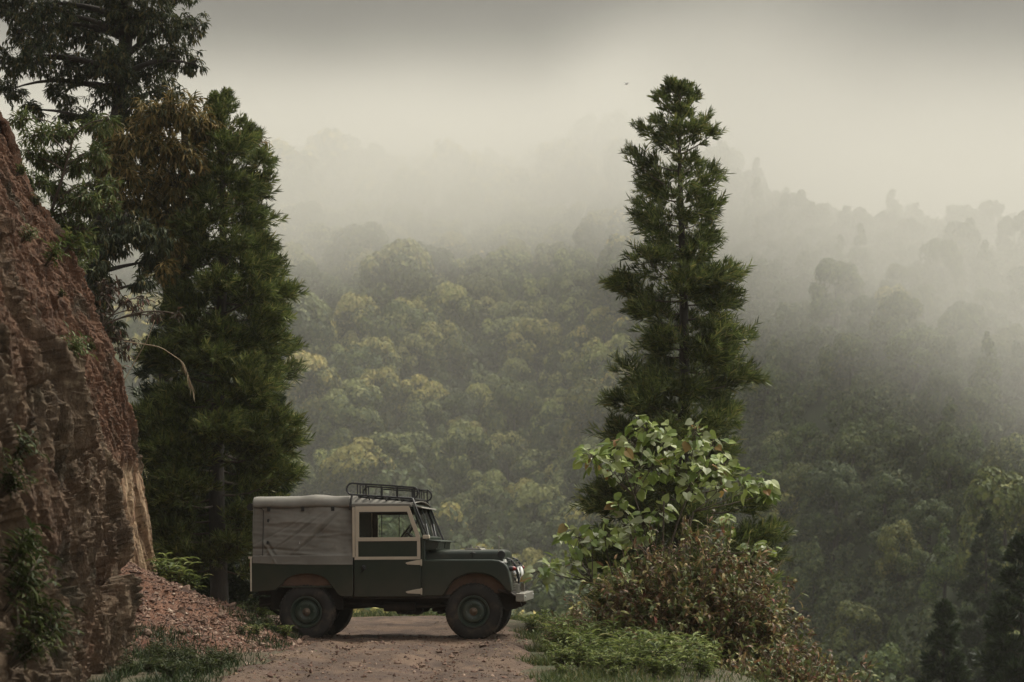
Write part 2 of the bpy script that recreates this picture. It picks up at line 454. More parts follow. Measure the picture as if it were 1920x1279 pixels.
red = t.mix(t.ramp(t.noise(vs, 3.4, 8, .65), [(.3, 0.), (.7, 1.)]), (.085, .035, .017), (.215, .100, .050))
red = t.mix(t.ramp(t.noise(v, 13, 6, .7), [(.58, 0.), (.72, .7)]), red, (.30, .20, .13))
c = t.mix(t.ramp(t.node('ShaderNodeMath', operation='ADD').outputs[0], [(.0, 0.), (1., 1.)]) if False else A('soil'), rock, red)
tan = t.mix(t.ramp(t.noise(t.coord((1.6, 1.6, .35)), 5, 7, .6), [(.35, 0.), (.65, 1.)]), (.26, .14, .075), (.54, .385, .24))
c = t.mix(A('flat'), c, tan)
moss = t.ramp(t.noise(v, 1.7, 7, .6), [(.54, 0.), (.68, .75)])
c = t.mix(moss, c, (.040, .040, .020))
c = t.mix(t.ramp(t.noise(t.coord((1.5, 1.5, .8)), 9, 10, .8), [(.36, .75), (.50, 0.)]), c, (.040, .028, .020))
c = t.mix(t.ramp(t.noise(v, 33, 6, .8), [(.55, 0.), (.70, .75)]), c, (.33, .27, .20))
t.col(c); t.set(Roughness=.93)
t.bump(t.noise(t.coord((1.3, 1.3, .55)), 9, 12, .8), 1.0, .09)
MAT['cliff'] = t.m
o = obj('cliff', me, MAT['cliff']); o['kind'] = 'structure'
cliff_V = P3.reshape(len(s_), len(u_), 3)

# ---- talus heap at the foot of the cliff
hx = np.arange(-6.2, -2.2, .03); hy = np.arange(20.2, 28.2, .03)
HX, HY = np.meshgrid(hx, hy, indexing='ij')
p = np.stack([HX.ravel(), HY.ravel(), 0 * HX.ravel()], 1)
ax = -5.25 + .05 * np.sin(HY)
dx = np.maximum(HX - ax, 0) / 2.5; dy = np.where(HY < 24.6, (24.6 - HY) / 3.1, (HY - 24.6) / 2.3)
rr = np.hypot(dx, dy) + .10 * fbm(p * 1.3, 41, 3).reshape(HX.shape)
prof = 1.34 * np.clip(1 - rr, -.2, 1) ** 1.0 if False else np.interp(rr, [0, .2, .5, .8, 1.0, 1.3], [1.30, 1.02, .58, .22, .03, -.25])
a1, a2, aid = worley(p * np.array([9, 9, 1]), 43); b1, b2, bid = worley(p * np.array([22, 22, 1]), 44)
lump = np.where(aid > .6, np.maximum(.05 - .11 * a1, 0), 0) + np.where(bid > .3, np.maximum(.022 - .04 * b1, 0), 0)
HZ = prof + (.09 * fbm(p * 1.5, 45, 4) + .03 * fbm(p * 8, 46, 3) + lump).reshape(HX.shape) * sstep(1.05, .85, rr) + ground_h(HX, HY) * 1.0
me = mesh_np('talus', np.stack([HX, HY, HZ], -1).reshape(-1, 3), [grid_faces(len(hx), len(hy))[(rr < 1.25).ravel()[grid_faces(len(hx), len(hy))].all(1)]], True)
t = NT('talus_earth'); v = t.coord()
c = t.mix(t.ramp(t.noise(v, 5, 8, .7), [(.35, 0.), (.65, 1.)]), (.080, .034, .020), (.185, .086, .050))
c = t.mix(t.ramp(t.noise(v, 22, 6, .7), [(.55, 0.), (.7, .8)]), c, (.27, .18, .125))
c = t.mix(t.ramp(t.noise(v, 1.1, 4), [(.5, 0.), (.65, .6)]), c, (.14, .055, .036))
t.col(c); t.set(Roughness=.95); t.bump(t.noise(v, 40, 8, .75), .9, .03)
MAT['talus'] = t.m
o = obj('talus_slope', me, MAT['talus']); o['kind'] = 'structure'
def talus_z(x, y):
    i = np.clip(np.round((np.asarray(x) - hx[0]) / .03).astype(int), 0, len(hx) - 1); j = np.clip(np.round((np.asarray(y) - hy[0]) / .03).astype(int), 0, len(hy) - 1)
    return np.maximum(HZ[i, j], ground_h(np.atleast_1d(np.asarray(x, float)), np.atleast_1d(np.asarray(y, float))))

# ---- loose stones (a few single rocks, the rest one bed of chips)
def rock_verts(r, n=0):
    import bmesh
    bm = bmesh.new(); bmesh.ops.create_icosphere(bm, subdivisions=2, radius=1)
    V = np.array([v.co for v in bm.verts]); Fc = np.array([[v.index for v in f.verts] for f in bm.faces]); bm.free()
    pl_ = rdir(r, 9); dd = r.uniform(.55, .95, 9)
    for a, b in zip(pl_, dd):
        s = V @ a; V = V - np.maximum(s - b, 0)[:, None] * a
    V = V * r.uniform(.6, 1.2, 3) * np.array([1, 1, .7]) + .06 * r.normal(size=V.shape)
    return V, Fc
r = np.random.default_rng(5)
MAT['stone'] = surf_mat('stone', (.11, .066, .047), (.24, .165, .115), 5, .9, .6, .02, c3=(.12, .055, .04), s3=1.5)
tmpl = [rock_verts(r) for _ in range(8)]
rmesh = []
for V, Fc in tmpl:
    m_ = mesh_np('rock', V, [Fc]); m_.materials.append(MAT['stone']); rmesh.append(m_)
for k in range(34):
    for _ in range(60):
        x, y = r.uniform(-5.1, -2.6), r.uniform(21.4, 25.2)
        i, j = int((x - hx[0]) / .03), int((y - hy[0]) / .03)
        if rr[i, j] < 1.05: break
    o = obj('rock', rmesh[k % 8]); s = r.uniform(.04, .085)
    if k < 4: s = r.uniform(.09, .13)
    o.location = (x, y, float(talus_z(x, y)[0]) + .2 * s); o.scale = (s, s, s); o.rotation_euler = r.uniform(0, 6.28, 3)
    tag(o, 'larger angular brown rock resting on the red talus heap' if k < 4 else 'small angular brown rock lying on the red talus heap', 'rock', 'large rocks on the talus heap' if k < 4 else 'small rocks on the talus heap')
for k in range(14):
    x, y = r.uniform(-2.5, .1), r.uniform(18, 24.6)
    o = obj('rock', rmesh[k % 8]); s = r.uniform(.03, .06)
    o.location = (x, y, float(road_z(x, y)[0]) + .1 * s); o.scale = (s * 1.3, s, s * .7); o.rotation_euler = (0, 0, r.uniform(0, 6))
    tag(o, 'small flat stone lying loose on the dirt road', 'rock', 'loose stones on the road')
nb = NP()
n = 24000
x, y = r.uniform(-5.3, -2.3, n), r.uniform(20.6, 26, n)
ii, jj = ((x - hx[0]) / .03).astype(int), ((y - hy[0]) / .03).astype(int)
ok = rr[ii, jj] < 1.12; x, y = x[ok], y[ok]; z = talus_z(x, y)
x2, y2 = r.uniform(-2.9, .2, 2200), r.uniform(16.5, 26, 2200); z2 = road_z(x2, y2)
X = np.concatenate([x, x2]); Y = np.concatenate([y, y2]); Z = np.concatenate([z, z2]); S = np.concatenate([r.gamma(1.5, .0065, len(x)) + .004, r.gamma(1.6, .0045, len(x2)) + .004])
oct_ = np.array([[1, 0, 0], [0, 1, 0], [-1, 0, 0], [0, -1, 0], [.2, .1, .7], [0, 0, -.6]]); of = np.array([[0, 1, 4], [1, 2, 4], [2, 3, 4], [3, 0, 4], [1, 0, 5], [2, 1, 5], [3, 2, 5], [0, 3, 5]])
a = r.uniform(0, 6.28, len(X)); ca, sa = np.cos(a), np.sin(a)
sc = r.uniform(.5, 1.4, (len(X), 3)) * S[:, None]
Vv = oct_[None] * sc[:, None] + r.normal(size=(len(X), 6, 3)) * S[:, None, None] * .15
Vv = np.stack([Vv[..., 0] * ca[:, None] - Vv[..., 1] * sa[:, None], Vv[..., 0] * sa[:, None] + Vv[..., 1] * ca[:, None] + .3 * Vv[..., 2], Vv[..., 2]], -1) + np.stack([X, Y, Z + S * .2], -1)[:, None]
nb.add(Vv.reshape(-1, 3), tris=(np.arange(len(X))[:, None, None] * 6 + of[None]).reshape(-1, 3))
t = NT('stone_chips'); gg = t.node('ShaderNodeNewGeometry')
t.col(t.ramp(gg.outputs['Random Per Island'], [(0, (.055, .028, .02)), (.5, (.125, .066, .044)), (.9, (.20, .125, .088)), (1, (.33, .25, .19))])); t.set(Roughness=.9)
o = obj('stone_chips', nb.mesh('stone_chips'), t.m); tag(o, 'loose broken stone chips strewn over the talus heap and road', 'gravel', kind='stuff')
# ------------------------------------------------------------------ the old off-roader
import bmesh
def U(px): return (px - 572) / 142.0
def Zc(py): return (1203 - py) / 142.0
YAW = math.radians(-5.2)
CW = 1.55
COFF = np.array([1.0, CW / 2, 0.0])

class BM:
    def __init__(s): s.bm = bmesh.new()
    def box(s, u0, u1, v0, v1, z0, z1):
        vs = [s.bm.verts.new((u, v, z)) for u in (u0, u1) for v in (v0, v1) for z in (z0, z1)]
        for f in ((0, 1, 3, 2), (4, 6, 7, 5), (0, 4, 5, 1), (2, 3, 7, 6), (0, 2, 6, 4), (1, 5, 7, 3)): s.bm.faces.new([vs[i] for i in f])
        return s
    def prism(s, pts, v0, v1):
        a = [s.bm.verts.new((u, v0, z)) for u, z in pts]; b = [s.bm.verts.new((u, v1, z)) for u, z in pts]
        n = len(pts)
        s.bm.faces.new(a); s.bm.faces.new(b[::-1])
        for i in range(n): s.bm.faces.new((a[i], b[i], b[(i + 1) % n], a[(i + 1) % n]))
        return s
    def ring(s, outer, inner, v0, v1):
        """frame between two outlines with the same number of corners"""
        n = len(outer)
        L = [[s.bm.verts.new((u, v, z)) for u, z in p] for p in (outer, inner) for v in (v0, v1)]
        for i in range(n):
            j = (i + 1) % n
            s.bm.faces.new((L[0][i], L[0][j], L[2][j], L[2][i])); s.bm.faces.new((L[1][i], L[3][i], L[3][j], L[1][j]))
            s.bm.faces.new((L[0][i], L[1][i], L[1][j], L[0][j])); s.bm.faces.new((L[2][i], L[2][j], L[3][j], L[3][i]))
        return s
    def lathe(s, prof, c, axis='v', n=40):
        """prof: (radius, offset along the axis) ; c: centre"""
        rows = []
        for r_, o_ in prof:
            row = []
            for k in range(n):
                a = 2 * math.pi * k / n
                q, w = r_ * math.cos(a), r_ * math.sin(a)
                row.append(s.bm.verts.new((c[0] + q, c[1] + o_, c[2] + w) if axis == 'v' else (c[0] + o_, c[1] + q, c[2] + w) if axis == 'u' else (c[0] + q, c[1] + w, c[2] + o_)))
            rows.append(row)
        for a, b in zip(rows[:-1], rows[1:]):
            for k in range(n): s.bm.faces.new((a[k], a[(k + 1) % n], b[(k + 1) % n], b[k]))
        return s
    def cyl(s, c, r_, a, b, axis='v', n=16):
        return s.lathe([(.0005, a), (r_, a), (r_, b), (.0005, b)], c, axis, n)
    def tube(s, pts, rad, n=6):
        nb = NP(); tube(nb, pts, rad, n); return s.arr(nb.V[0], list(nb.Q[0]) + list(nb.T[0]))
    def arr(s, V, faces):
        vs = [s.bm.verts.new(tuple(p)) for p in V]
        for f in faces:
            try: s.bm.faces.new([vs[i] for i in f])
            except ValueError: pass
        return s
    def build(s, name, mat, parent=None, bevel=0, seg=2, smooth=35, recalc=True):
        if recalc: bmesh.ops.recalc_face_normals(s.bm, faces=s.bm.faces)
        bmesh.ops.translate(s.bm, verts=s.bm.verts, vec=tuple(-COFF))
        me = bpy.data.meshes.new(name); s.bm.to_mesh(me); s.bm.free()
        if smooth:
            me.polygons.foreach_set('use_smooth', np.ones(len(me.polygons), bool)); me.set_sharp_from_angle(angle=math.radians(smooth))
        o = obj(name, me, mat, parent)
        if bevel:
            m = o.modifiers.new('bevel', 'BEVEL'); m.width = bevel; m.segments = seg; m.limit_method = 'ANGLE'; m.angle_limit = math.radians(40)
        return o
def sd(side, a, b): return (a, b) if side == 0 else (CW - b, CW - a)

def paint(name, c, rough=.38, dust=(.13, .10, .075), dn=.35, low=True):
    t = NT(name); v = t.coord()
    k = t.ramp(t.noise(v, 3.0, 8, .65), [(.42, 0.), (.75, dn)])
    cc = t.mix(k, c, dust)
    if low:      # mud thrown up by the wheels: dirt on the lower panels
        sx = t.node('ShaderNodeSeparateXYZ'); t.link(v, sx.inputs[0])
        mr = t.node('ShaderNodeMapRange'); mr.inputs['From Min'].default_value = .95; mr.inputs['From Max'].default_value = .55; mr.inputs['To Max'].default_value = .9
        t.link(sx.outputs['Z'], mr.inputs['Value'])
        mm = t.node('ShaderNodeMath', operation='MULTIPLY'); t.link(mr.outputs[0], mm.inputs[0]); t.link(t.noise(v, 7, 8, .7), mm.inputs[1])
        cc = t.mix(mm.outputs[0], cc, dust)
    t.col(cc); t.set(Roughness=rough); t.link(t.ramp(t.noise(v, 5, 6), [(.25, rough), (.75, rough + .14)]), t.p.inputs['Roughness'])
    t.p.inputs['Specular IOR Level'].default_value = .5
    t.bump(t.noise(v, 4, 3), .06, .01)
    return t.m
MAT['green'] = paint('green_paint', (.0125, .0240, .0150), .27, (.085, .068, .05), .22)
MAT['green_hood'] = paint('green_paint_bonnet', (.020, .030, .022), .30, dn=.25, low=False)
MAT['beige'] = paint('beige_trim', (.54, .47, .37), .55, (.30, .23, .16), .4, False)
MAT['galv'] = surf_mat('galvanised', (.27, .26, .235), (.40, .385, .34), 18, .45, .15, .003, .75, c3=(.25, .2, .15), s3=4)
MAT['black'] = surf_mat('black_metal', (.010, .011, .012), (.02, .02, .021), 10, .4, .1, .003)
MAT['under'] = surf_mat('underbody', (.016, .014, .012), (.05, .036, .027), 5, .85, .3, .006)
MAT['mud'] = surf_mat('mud', (.075, .042, .028), (.15, .088, .058), 6, .95, .5, .008, c3=(.06, .036, .025), s3=3)
MAT['tyre'] = surf_mat('tyre_rubber', (.013, .0125, .012), (.036, .030, .025), 4, .85, .4, .006, c3=(.115, .082, .060), s3=4.5, t3=(.52, .74))
MAT['rim'] = paint('wheel_paint', (.03, .05, .037), .26, dn=.3, low=False)
MAT['brass'] = surf_mat('worn_hub', (.10, .07, .05), (.19, .14, .10), 20, .5, .1, .002, .5)
MAT['chrome'] = surf_mat('chrome', (.62, .62, .58), (.7, .7, .66), 6, .18, 0, metal=1.0)
MAT['interior'] = surf_mat('interior', (.012, .012, .012), (.03, .028, .025), 5, .8, .2, .003)
t = NT('canvas_cloth'); v = t.coord()
c = t.mix(t.ramp(t.noise(v, 2.2, 6), [(.35, 0.), (.65, 1.)]), (.160, .150, .130), (.225, .214, .188))
c = t.mix(t.ramp(t.noise(v, 5, 8, .7), [(.55, 0.), (.75, .5)]), c, (.115, .085, .062))
t.col(c); t.set(Roughness=.85); t.bump(t.noise(v, 260, 2), .12, .002); MAT['canvas'] = t.m
t = NT('red_lens'); t.col((.22, .02, .015)); t.set(Roughness=.2); MAT['red'] = t.m
t = NT('lamp_glass'); t.col((.7, .7, .66)); t.set(Roughness=.08); MAT['lens'] = t.m
t = NT('window_glass')
tr = t.node('ShaderNodeBsdfTransparent'); tr.inputs[0].default_value = (.90, .93, .90, 1)
gl = t.node('ShaderNodeBsdfGlossy'); gl.inputs['Roughness'].default_value = .03
fr = t.node('ShaderNodeFresnel'); fr.inputs[0].default_value = 1.35
mx = t.node('ShaderNodeMixShader'); t.link(fr.outputs[0], mx.inputs[0]); t.link(tr.outputs[0], mx.inputs[1]); t.link(gl.outputs[0], mx.inputs[2]); t.link(mx.outputs[0], t.out.inputs['Surface'])
MAT['glass'] = t.m

car = empty('off_road_vehicle')
cR = Matrix.Rotation(YAW, 3, 'Z')
p0 = Vector((U(572) - 388 / 142.0, 25.08, 0))
car.location = p0 + cR @ Vector((COFF[0], COFF[1], 0))
car.location.z = .012
car.rotation_euler = (0, -math.radians(.35), YAW)
tag(car, 'old dark green off-road vehicle with canvas back, parked across the dirt road', 'off-road vehicle')

WB = U(889)
# ---- chassis and running gear
b = BM()
for v0 in (.40, 1.07):
    b.box(-.72, 2.72, v0, v0 + .08, .44, .555)
for u in (-.70, .55, 1.25, 2.55): b.box(u, u + .07, .48, 1.07, .45, .55)
b.build('chassis', MAT['under'], car, .008)
for v0 in (.06, 1.15): BM().box(.62, 1.92, v0, v0 + .34, .545, .60).build('sill', MAT['under'], car, .006)
b = BM()
b.box(.95, 1.55, .58, .98, .40, .62); b.lathe([(.001, 0), (.15, .0), (.16, .2), (.11, .45), (.001, .45)], (1.1, .78, .47), 'u', 20)
b.cyl((1.22, .5, .40), .075, 0, .30, 'v', 16); b.cyl((1.42, .45, .385), .07, 0, .3, 'v', 16)
b.box(1.62, 1.85, .5, .85, .36, .56); b.box(1.70, 1.78, .42, .9, .33, .38)
b.build('gearbox', MAT['under'], car, .02)
b = BM(); b.cyl((1.0, .33, .43), .06, 0, .42, 'u', 16); b.tube([(1.42, .33, .43), (1.8, .36, .45), (2.1, .45, .52)], .022, 8); b.tube([(1.0, .33, .43), (.7, .31, .47), (.3, .3, .5), (-.3, .3, .5), (-.68, .28, .45)], .02, 8)
b.build('exhaust', MAT['under'], car)
for au in (0, WB):
    b = BM(); b.cyl((au, .12, .376), .042, 0, 1.31, 'v', 14)
    dv = .62 if au else .92
    b.lathe([(.001, -.12), (.09, -.11), (.15, 0), (.09, .11), (.001, .12)], (au, dv, .38), 'v', 20)
    b.tube([(au, dv, .38), (1.1, dv * .5 + .4, .46)], .028, 8)
    b.build('axle', MAT['under'], car)
    for v0 in (.41, 1.08):
        b = BM()
        for k in range(5):
            L = .50 - k * .075; uu = np.linspace(-L, L, 9)
            zz_ = .40 - k * .013 + .30 * uu ** 2
            b.prism([(au + a, z) for a, z in zip(uu, zz_)] + [(au + a, z - .011) for a, z in zip(uu[::-1], zz_[::-1])], v0, v0 + .06)
        b.box(au - .05, au + .05, v0 - .005, v0 + .065, .33, .43)
        for e in (-.5, .5): b.cyl((au + e, v0 - .01, .475), .03, 0, .08, 'v', 12)
        b.build('leaf_spring', MAT['under'], car)

# ---- wheels
def make_wheel(au, side):
    w = empty('wheel'); w.parent = car
    c = (0, 0, 0); R, rr_ = .376, .205
    prof = [(rr_, .02), (rr_ + .012, .005), (.25, -.004), (.30, -.004), (.335, .004), (.352, .014), (.368, .03), (R - .006, .05), (R - .006, .14), (.368, .16), (.335, .185), (.26, .19), (rr_, .17), (rr_, .02)]
    def off(bm_): 
        bmesh.ops.translate(bm_.bm, verts=bm_.bm.verts, vec=tuple(COFF)); return bm_
    b = BM(); b.lathe(prof, c, 'v', 64)
    n = 44
    for k in range(n):
        for row, (v0, v1, ph) in enumerate(((.006, .072, 0), (.078, .112, .5), (.118, .184, .0))):
            a = 2 * math.pi * (k + ph) / n
            da = math.pi / n * .62
            ro, ri = R + .006, R - .03
            sh_ = .025 if row != 1 else 0
            vs = []
            for rad in (ri, ro):
                for aa, vv_ in ((a - da, v0), (a + da, v0), (a + da, v1), (a - da, v1)):
                    rd = rad - (.022 if (rad == ro and row != 1 and abs(vv_ - .095) > .06) else 0)
                    vs.append((rd * math.cos(aa), vv_, rd * math.sin(aa)))
            b.arr(vs, [(0, 3, 2, 1), (4, 5, 6, 7), (0, 1, 5, 4), (1, 2, 6, 5), (2, 3, 7, 6), (3, 0, 4, 7)])
    t_ = off(b).build('tyre', MAT['tyre'], w, smooth=40)
    b = BM(); b.lathe([(rr_ + .006, .004), (rr_ + .004, -.006), (rr_ - .012, -.006), (rr_ - .016, .01), (.178, .030), (.165, .055), (.155, .055), (.150, .03), (.142, .018), (.118, .012), (.085, .014), (.07, .022), (.001, .022)], c, 'v', 48)
    b.lathe([(rr_ + .006, .004), (rr_ + .006, .19)], c, 'v', 48)
    for k in range(5):
        a = 2 * math.pi * k / 5 + .3; b.cyl((.098 * math.cos(a), 0, .098 * math.sin(a)), .012, -.008, .02, 'v', 6)
    off(b).build('rim', MAT['rim'], w)
    b = BM(); b.lathe([(.001, -.022), (.016, -.020), (.026, -.006), (.034, .0), (.05, .004), (.055, .022)], c, 'v', 20)
    off(b).build('hub', MAT['brass'], w)
    w.location = (au - COFF[0], (.035 if side == 0 else CW - .035) - COFF[1], .376)
    if side: w.rotation_euler = (0, .4, math.pi)
    else: w.rotation_euler = (0, .9 if au else .2, 0)
for au in (0, WB):
    for side in (0, 1): make_wheel(au, side)

# ---- rear tub
def arc(cu, cz, ru, rz_, a0, a1, n=14):
    return [(cu + ru * math.cos(math.radians(a)), cz + rz_ * math.sin(math.radians(a))) for a in np.linspace(a0, a1, n)]
tub = [(U(468), Zc(1046)), (U(663), Zc(1046)), (U(663), Zc(1120)), (U(640), Zc(1120)), (U(634), Zc(1117)), (U(622), Zc(1099)), (U(618), Zc(1097))]
tub += arc(U(573.5), Zc(1098), .313, .150, 3, 177, 18)
tub += [(U(529), Zc(1097)), (U(524), Zc(1099)), (U(516), Zc(1108)), (U(468), Zc(1111))]
b = BM()
for s in (0, 1): b.prism(tub, *sd(s, 0, .025))
b.box(U(468), U(468) + .025, .027, CW - .027, Zc(1111), Zc(1046))
b.box(U(468) + .027, U(660), .027, CW - .027, .70, .72)
b.box(U(655), U(655) + .02, .027, CW - .027, .56, 1.10)
b.build('rear_body', MAT['green'], car, .010)
for s in (0, 1):
    BM().prism(arc(U(573.5), Zc(1100), .36, .20, 0, 180, 18), *sd(s, .05, .065)).build('wheel_arch', MAT['mud'], car)
b = BM()
for s in (0, 1):
    b.box(-.52, .46, *sd(s, .26, .30), .40, .70)
b.box(-.70, .60, .30, 1.25, .60, .68)
b.build('floor_pan', MAT['under'], car)
b = BM()
b.box(U(466.5), U(469.5) , -.006, .03, Zc(1110), Zc(1047)); b.box(U(466.5), U(469.5), CW - .03, CW + .006, Zc(1110), Zc(1047))
b.box(U(463), U(470), -.004, CW + .004, Zc(1048.5), Zc(1044.5))
b.build('corner_capping', MAT['beige'], car, .003)
for v0 in (.10, CW - .10):
    b = BM(); b.cyl((U(468) - .035, v0, Zc(1060)), .035, 0, .04, 'u', 16); b.build('tail_light', MAT['red'], car)
b = BM()
b.box(U(470), U(520), .5, 1.05, .50, .56)
b.tube([(U(470), .55, .56), (U(482), .55, .50), (U(492), .5, .40), (U(508), .45, .34), (U(530), .42, .36)], .026, 8)
b.tube([(U(500), .75, .52), (U(497), .75, .40), (U(512), .7, .36)], .022, 8)
b.box(U(458), U(474), .70, .85, .62, .64)
b.build('tow_hitch', MAT['under'], car, .004)

# ---- canvas back: side curtains, roof sheet, rear curtain
def canvas_grid(sec, u0, u1, nu, seed, amp=.010):
    """sec(u) -> list of (v,z) across the car"""
    us = np.linspace(u0, u1, nu)
    rows = []
    for u in us:
        s_ = np.array(sec(u)); rows.append(np.concatenate([np.full((len(s_), 1), u), s_], 1))
    return np.stack(rows)
def resample(pts, n):
    pts = np.array(pts); l = np.concatenate([[0], np.cumsum(np.hypot(*np.diff(pts, axis=0).T))]); tt = np.linspace(0, l[-1], n)
    return np.stack([np.interp(tt, l, pts[:, 0]), np.interp(tt, l, pts[:, 1])], 1)
uA, uB, uC = U(472), U(660), U(781)
cr = 1 / 60
r = np.random.default_rng(11)
# side curtains with sag, creases from the front top corner and the fixing points
for side in (0, 1):
    uu = np.linspace(U(471), U(662.5), 150); vv_ = np.linspace(0, 1, 90)
    G1, G2 = np.meshgrid(uu, vv_, indexing='ij')
    zb = np.interp(G1, [uA, -.3, .2, uB], [Zc(1057), Zc(1060), Zc(1061), Zc(1061)]); zt = 1.775
    z = zb + (zt - zb) * G2
    pz = np.stack([G1.ravel() * 1.0, z.ravel(), 0 * z.ravel() + side * 7], 1)
    s1 = np.stack([G1.ravel() * 1.2, z.ravel() * 7 + .5 * G1.ravel(), 0 * z.ravel() + side * 7], 1)
    w = .024 * fbm(s1, 21, 3) + .032 * fbm(pz * 2.4, 23, 4) + .006 * fbm(s1 * 2.6, 24, 2)
    w2 = 0 * z
    for off_, sl, wd_, am in ((.10, 1.1, .030, -.022), (.165, 1.08, .04, .020), (.27, 1.45, .026, -.010), (.315, 1.40, .034, .010), (.42, 1.9, .03, -.008)):   # creases falling rearwards from the front top corner
        a_ = (G1 - uB) - sl * (z - 1.75) + off_ + .02 * np.sin(z * 9 + off_ * 40)
        w2 += am * np.exp(-(a_ / wd_) ** 2) * sstep(1.76, 1.5, z) * sstep(1.0, 1.15, z)
    for off_, sl, am in ((0, .55, -.016), (.05, .6, .014), (-.2, -.5, -.008)):      # creases below the lower strap
        a2 = (G1 + .52 + off_) - sl * (1.32 - z)
        w2 += am * np.exp(-(a2 / .022) ** 2) * sstep(1.36, 1.28, z)
    for zc_, am in ((1.14, .018), (1.20, -.015), (1.09, .012), (1.40, .010), (1.55, .008)):
        w2 += am * np.exp(-((z - zc_ - .02 * np.sin(G1 * 5 + zc_ * 30)) / .018) ** 2) * (.5 + .5 * np.sin(G1 * 4 + zc_ * 50))
    lower = sstep(1.12, 1.0, z) * .014
    v = .006 + .045 * G2 ** 1.5 - (w.reshape(G1.shape) + w2) * np.minimum(1, 8 * G2 + .2) - lower
    v = np.where(z < 1.125, np.minimum(v, -.007 - .004 * np.sin(G1 * 9)), v)
    if side: v = CW - v
    nb = NP(); nb.add(np.stack([G1, v, z], -1).reshape(-1, 3), quads=grid_faces(150, 90))
    o = obj('side_curtain', nb.mesh('side_curtain', True, off=COFF), MAT['canvas'], car)
    m = o.modifiers.new('solid', 'SOLIDIFY'); m.thickness = .004
    if side == 0: curtain = o
def roof_sec(u):
    k_ = float(sstep(uB - .02, uC, u)); k1 = float(sstep(uB - .06, uB + .02, u))
    ez = 1.768 + .006 * math.sin(u * 9)                     # lower hem at the eave
    top = 1.915 + .018 * math.exp(-((u - U(582)) / .12) ** 2)
    top = top * (1 - k_) + k_ * 1.835; 
    c1 = [(.028, ez), (.024, ez + .05), (.040, ez + .095), (.085, top - .012), (.20, top), (.5, top + .012), (CW / 2, top + .016)]
    c2 = [(.014, 1.762), (.014, 1.79 - .0 * k_), (.03, 1.80), (.15, 1.80 + (top - 1.80) * .55), (.34, top - .004), (.55, top + .006), (CW / 2, top + .010)]
    h = resample(c1, 24) * (1 - k1) + resample(c2, 24) * k1
    return list(map(tuple, h)) + [(CW - a, b_) for a, b_ in h[::-1][1:]]
G = canvas_grid(roof_sec, uA - .005, uC, 140, 3)
pz = G.reshape(-1, 3)
dz = .014 * fbm(pz * np.array([2.5, 2.5, 6]), 25, 3); G = G.copy(); G[..., 2] += dz.reshape(G.shape[:2])
nb = NP(); nb.add(G.reshape(-1, 3), quads=grid_faces(*G.shape[:2]))
o = obj('canvas_roof', nb.mesh('canvas_roof', True, off=COFF), MAT['canvas'], car); m = o.modifiers.new('solid', 'SOLIDIFY'); m.thickness = .006
s_ = np.array(roof_sec(uA))
nb = NP(); zz_ = np.linspace(0, 1, 30)
G = np.stack([np.stack([np.full(len(s_), uA + .004 - .012 * math.sin(3.1 * k_)), s_[:, 0] * 1.0, 1.06 + (s_[:, 1] - 1.06) * k_], 1) for k_ in zz_])
nb.add(G.reshape(-1, 3), quads=grid_faces(*G.shape[:2]))
o = obj('rear_curtain', nb.mesh('rear_curtain', True, off=COFF), MAT['canvas'], car); m = o.modifiers.new('solid', 'SOLIDIFY'); m.thickness = .004
b = BM(); b.prism(arc(U(466), 1.775, .05, .05, 0, 360, 14)[:-1], .06, .10); b.build('rolled_flap', MAT['black'], car)
for px_ in (502, 567, 624.5):
    b = BM(); b.box(U(px_) - .022, U(px_) + .022, .018, .034, Zc(959.5), Zc(951.5)); b.build('strap', MAT['interior'], car, .003)
b = BM(); b.tube([(U(657.5), .006, Zc(958)), (U(658.5), .004, Zc(948)), (U(659.5), .03, Zc(938)), (U(660), .07, Zc(930.5))], .017, 6); b.build('strap', MAT['interior'], car)
b = BM()
pts_ = [(U(474), 951), (U(487), 953), (U(492), 958), (U(490.5), 1042), (U(487), 1046), (U(472.5), 1046)]
b.tube([(p_[0] if p_[0] < 5 else U(p_[0]), .000 + .03 * ((1046 - p_[1]) / 95) , Zc(p_[1])) for p_ in pts_], .0055, 5)
b.build('flap_seam', MAT['interior'], car)
for px_, py_ in ((500, 978), (499, 1020)):
    b = BM(); b.tube([(U(px_), .02, Zc(py_)), (U(px_ + 1), .0, Zc(py_ + 1)), (U(px_ + 2), .004, Zc(py_ - 4))], .014, 6); b.build('buckle', MAT['black'], car)
b = BM(); b.prism([(U(560.5), Zc(1021)), (U(562), Zc(1021.5)), (U(561.4), Zc(1016))], .010, .013)
o = b.build('tear_patch', MAT['lens'], car, smooth=0)

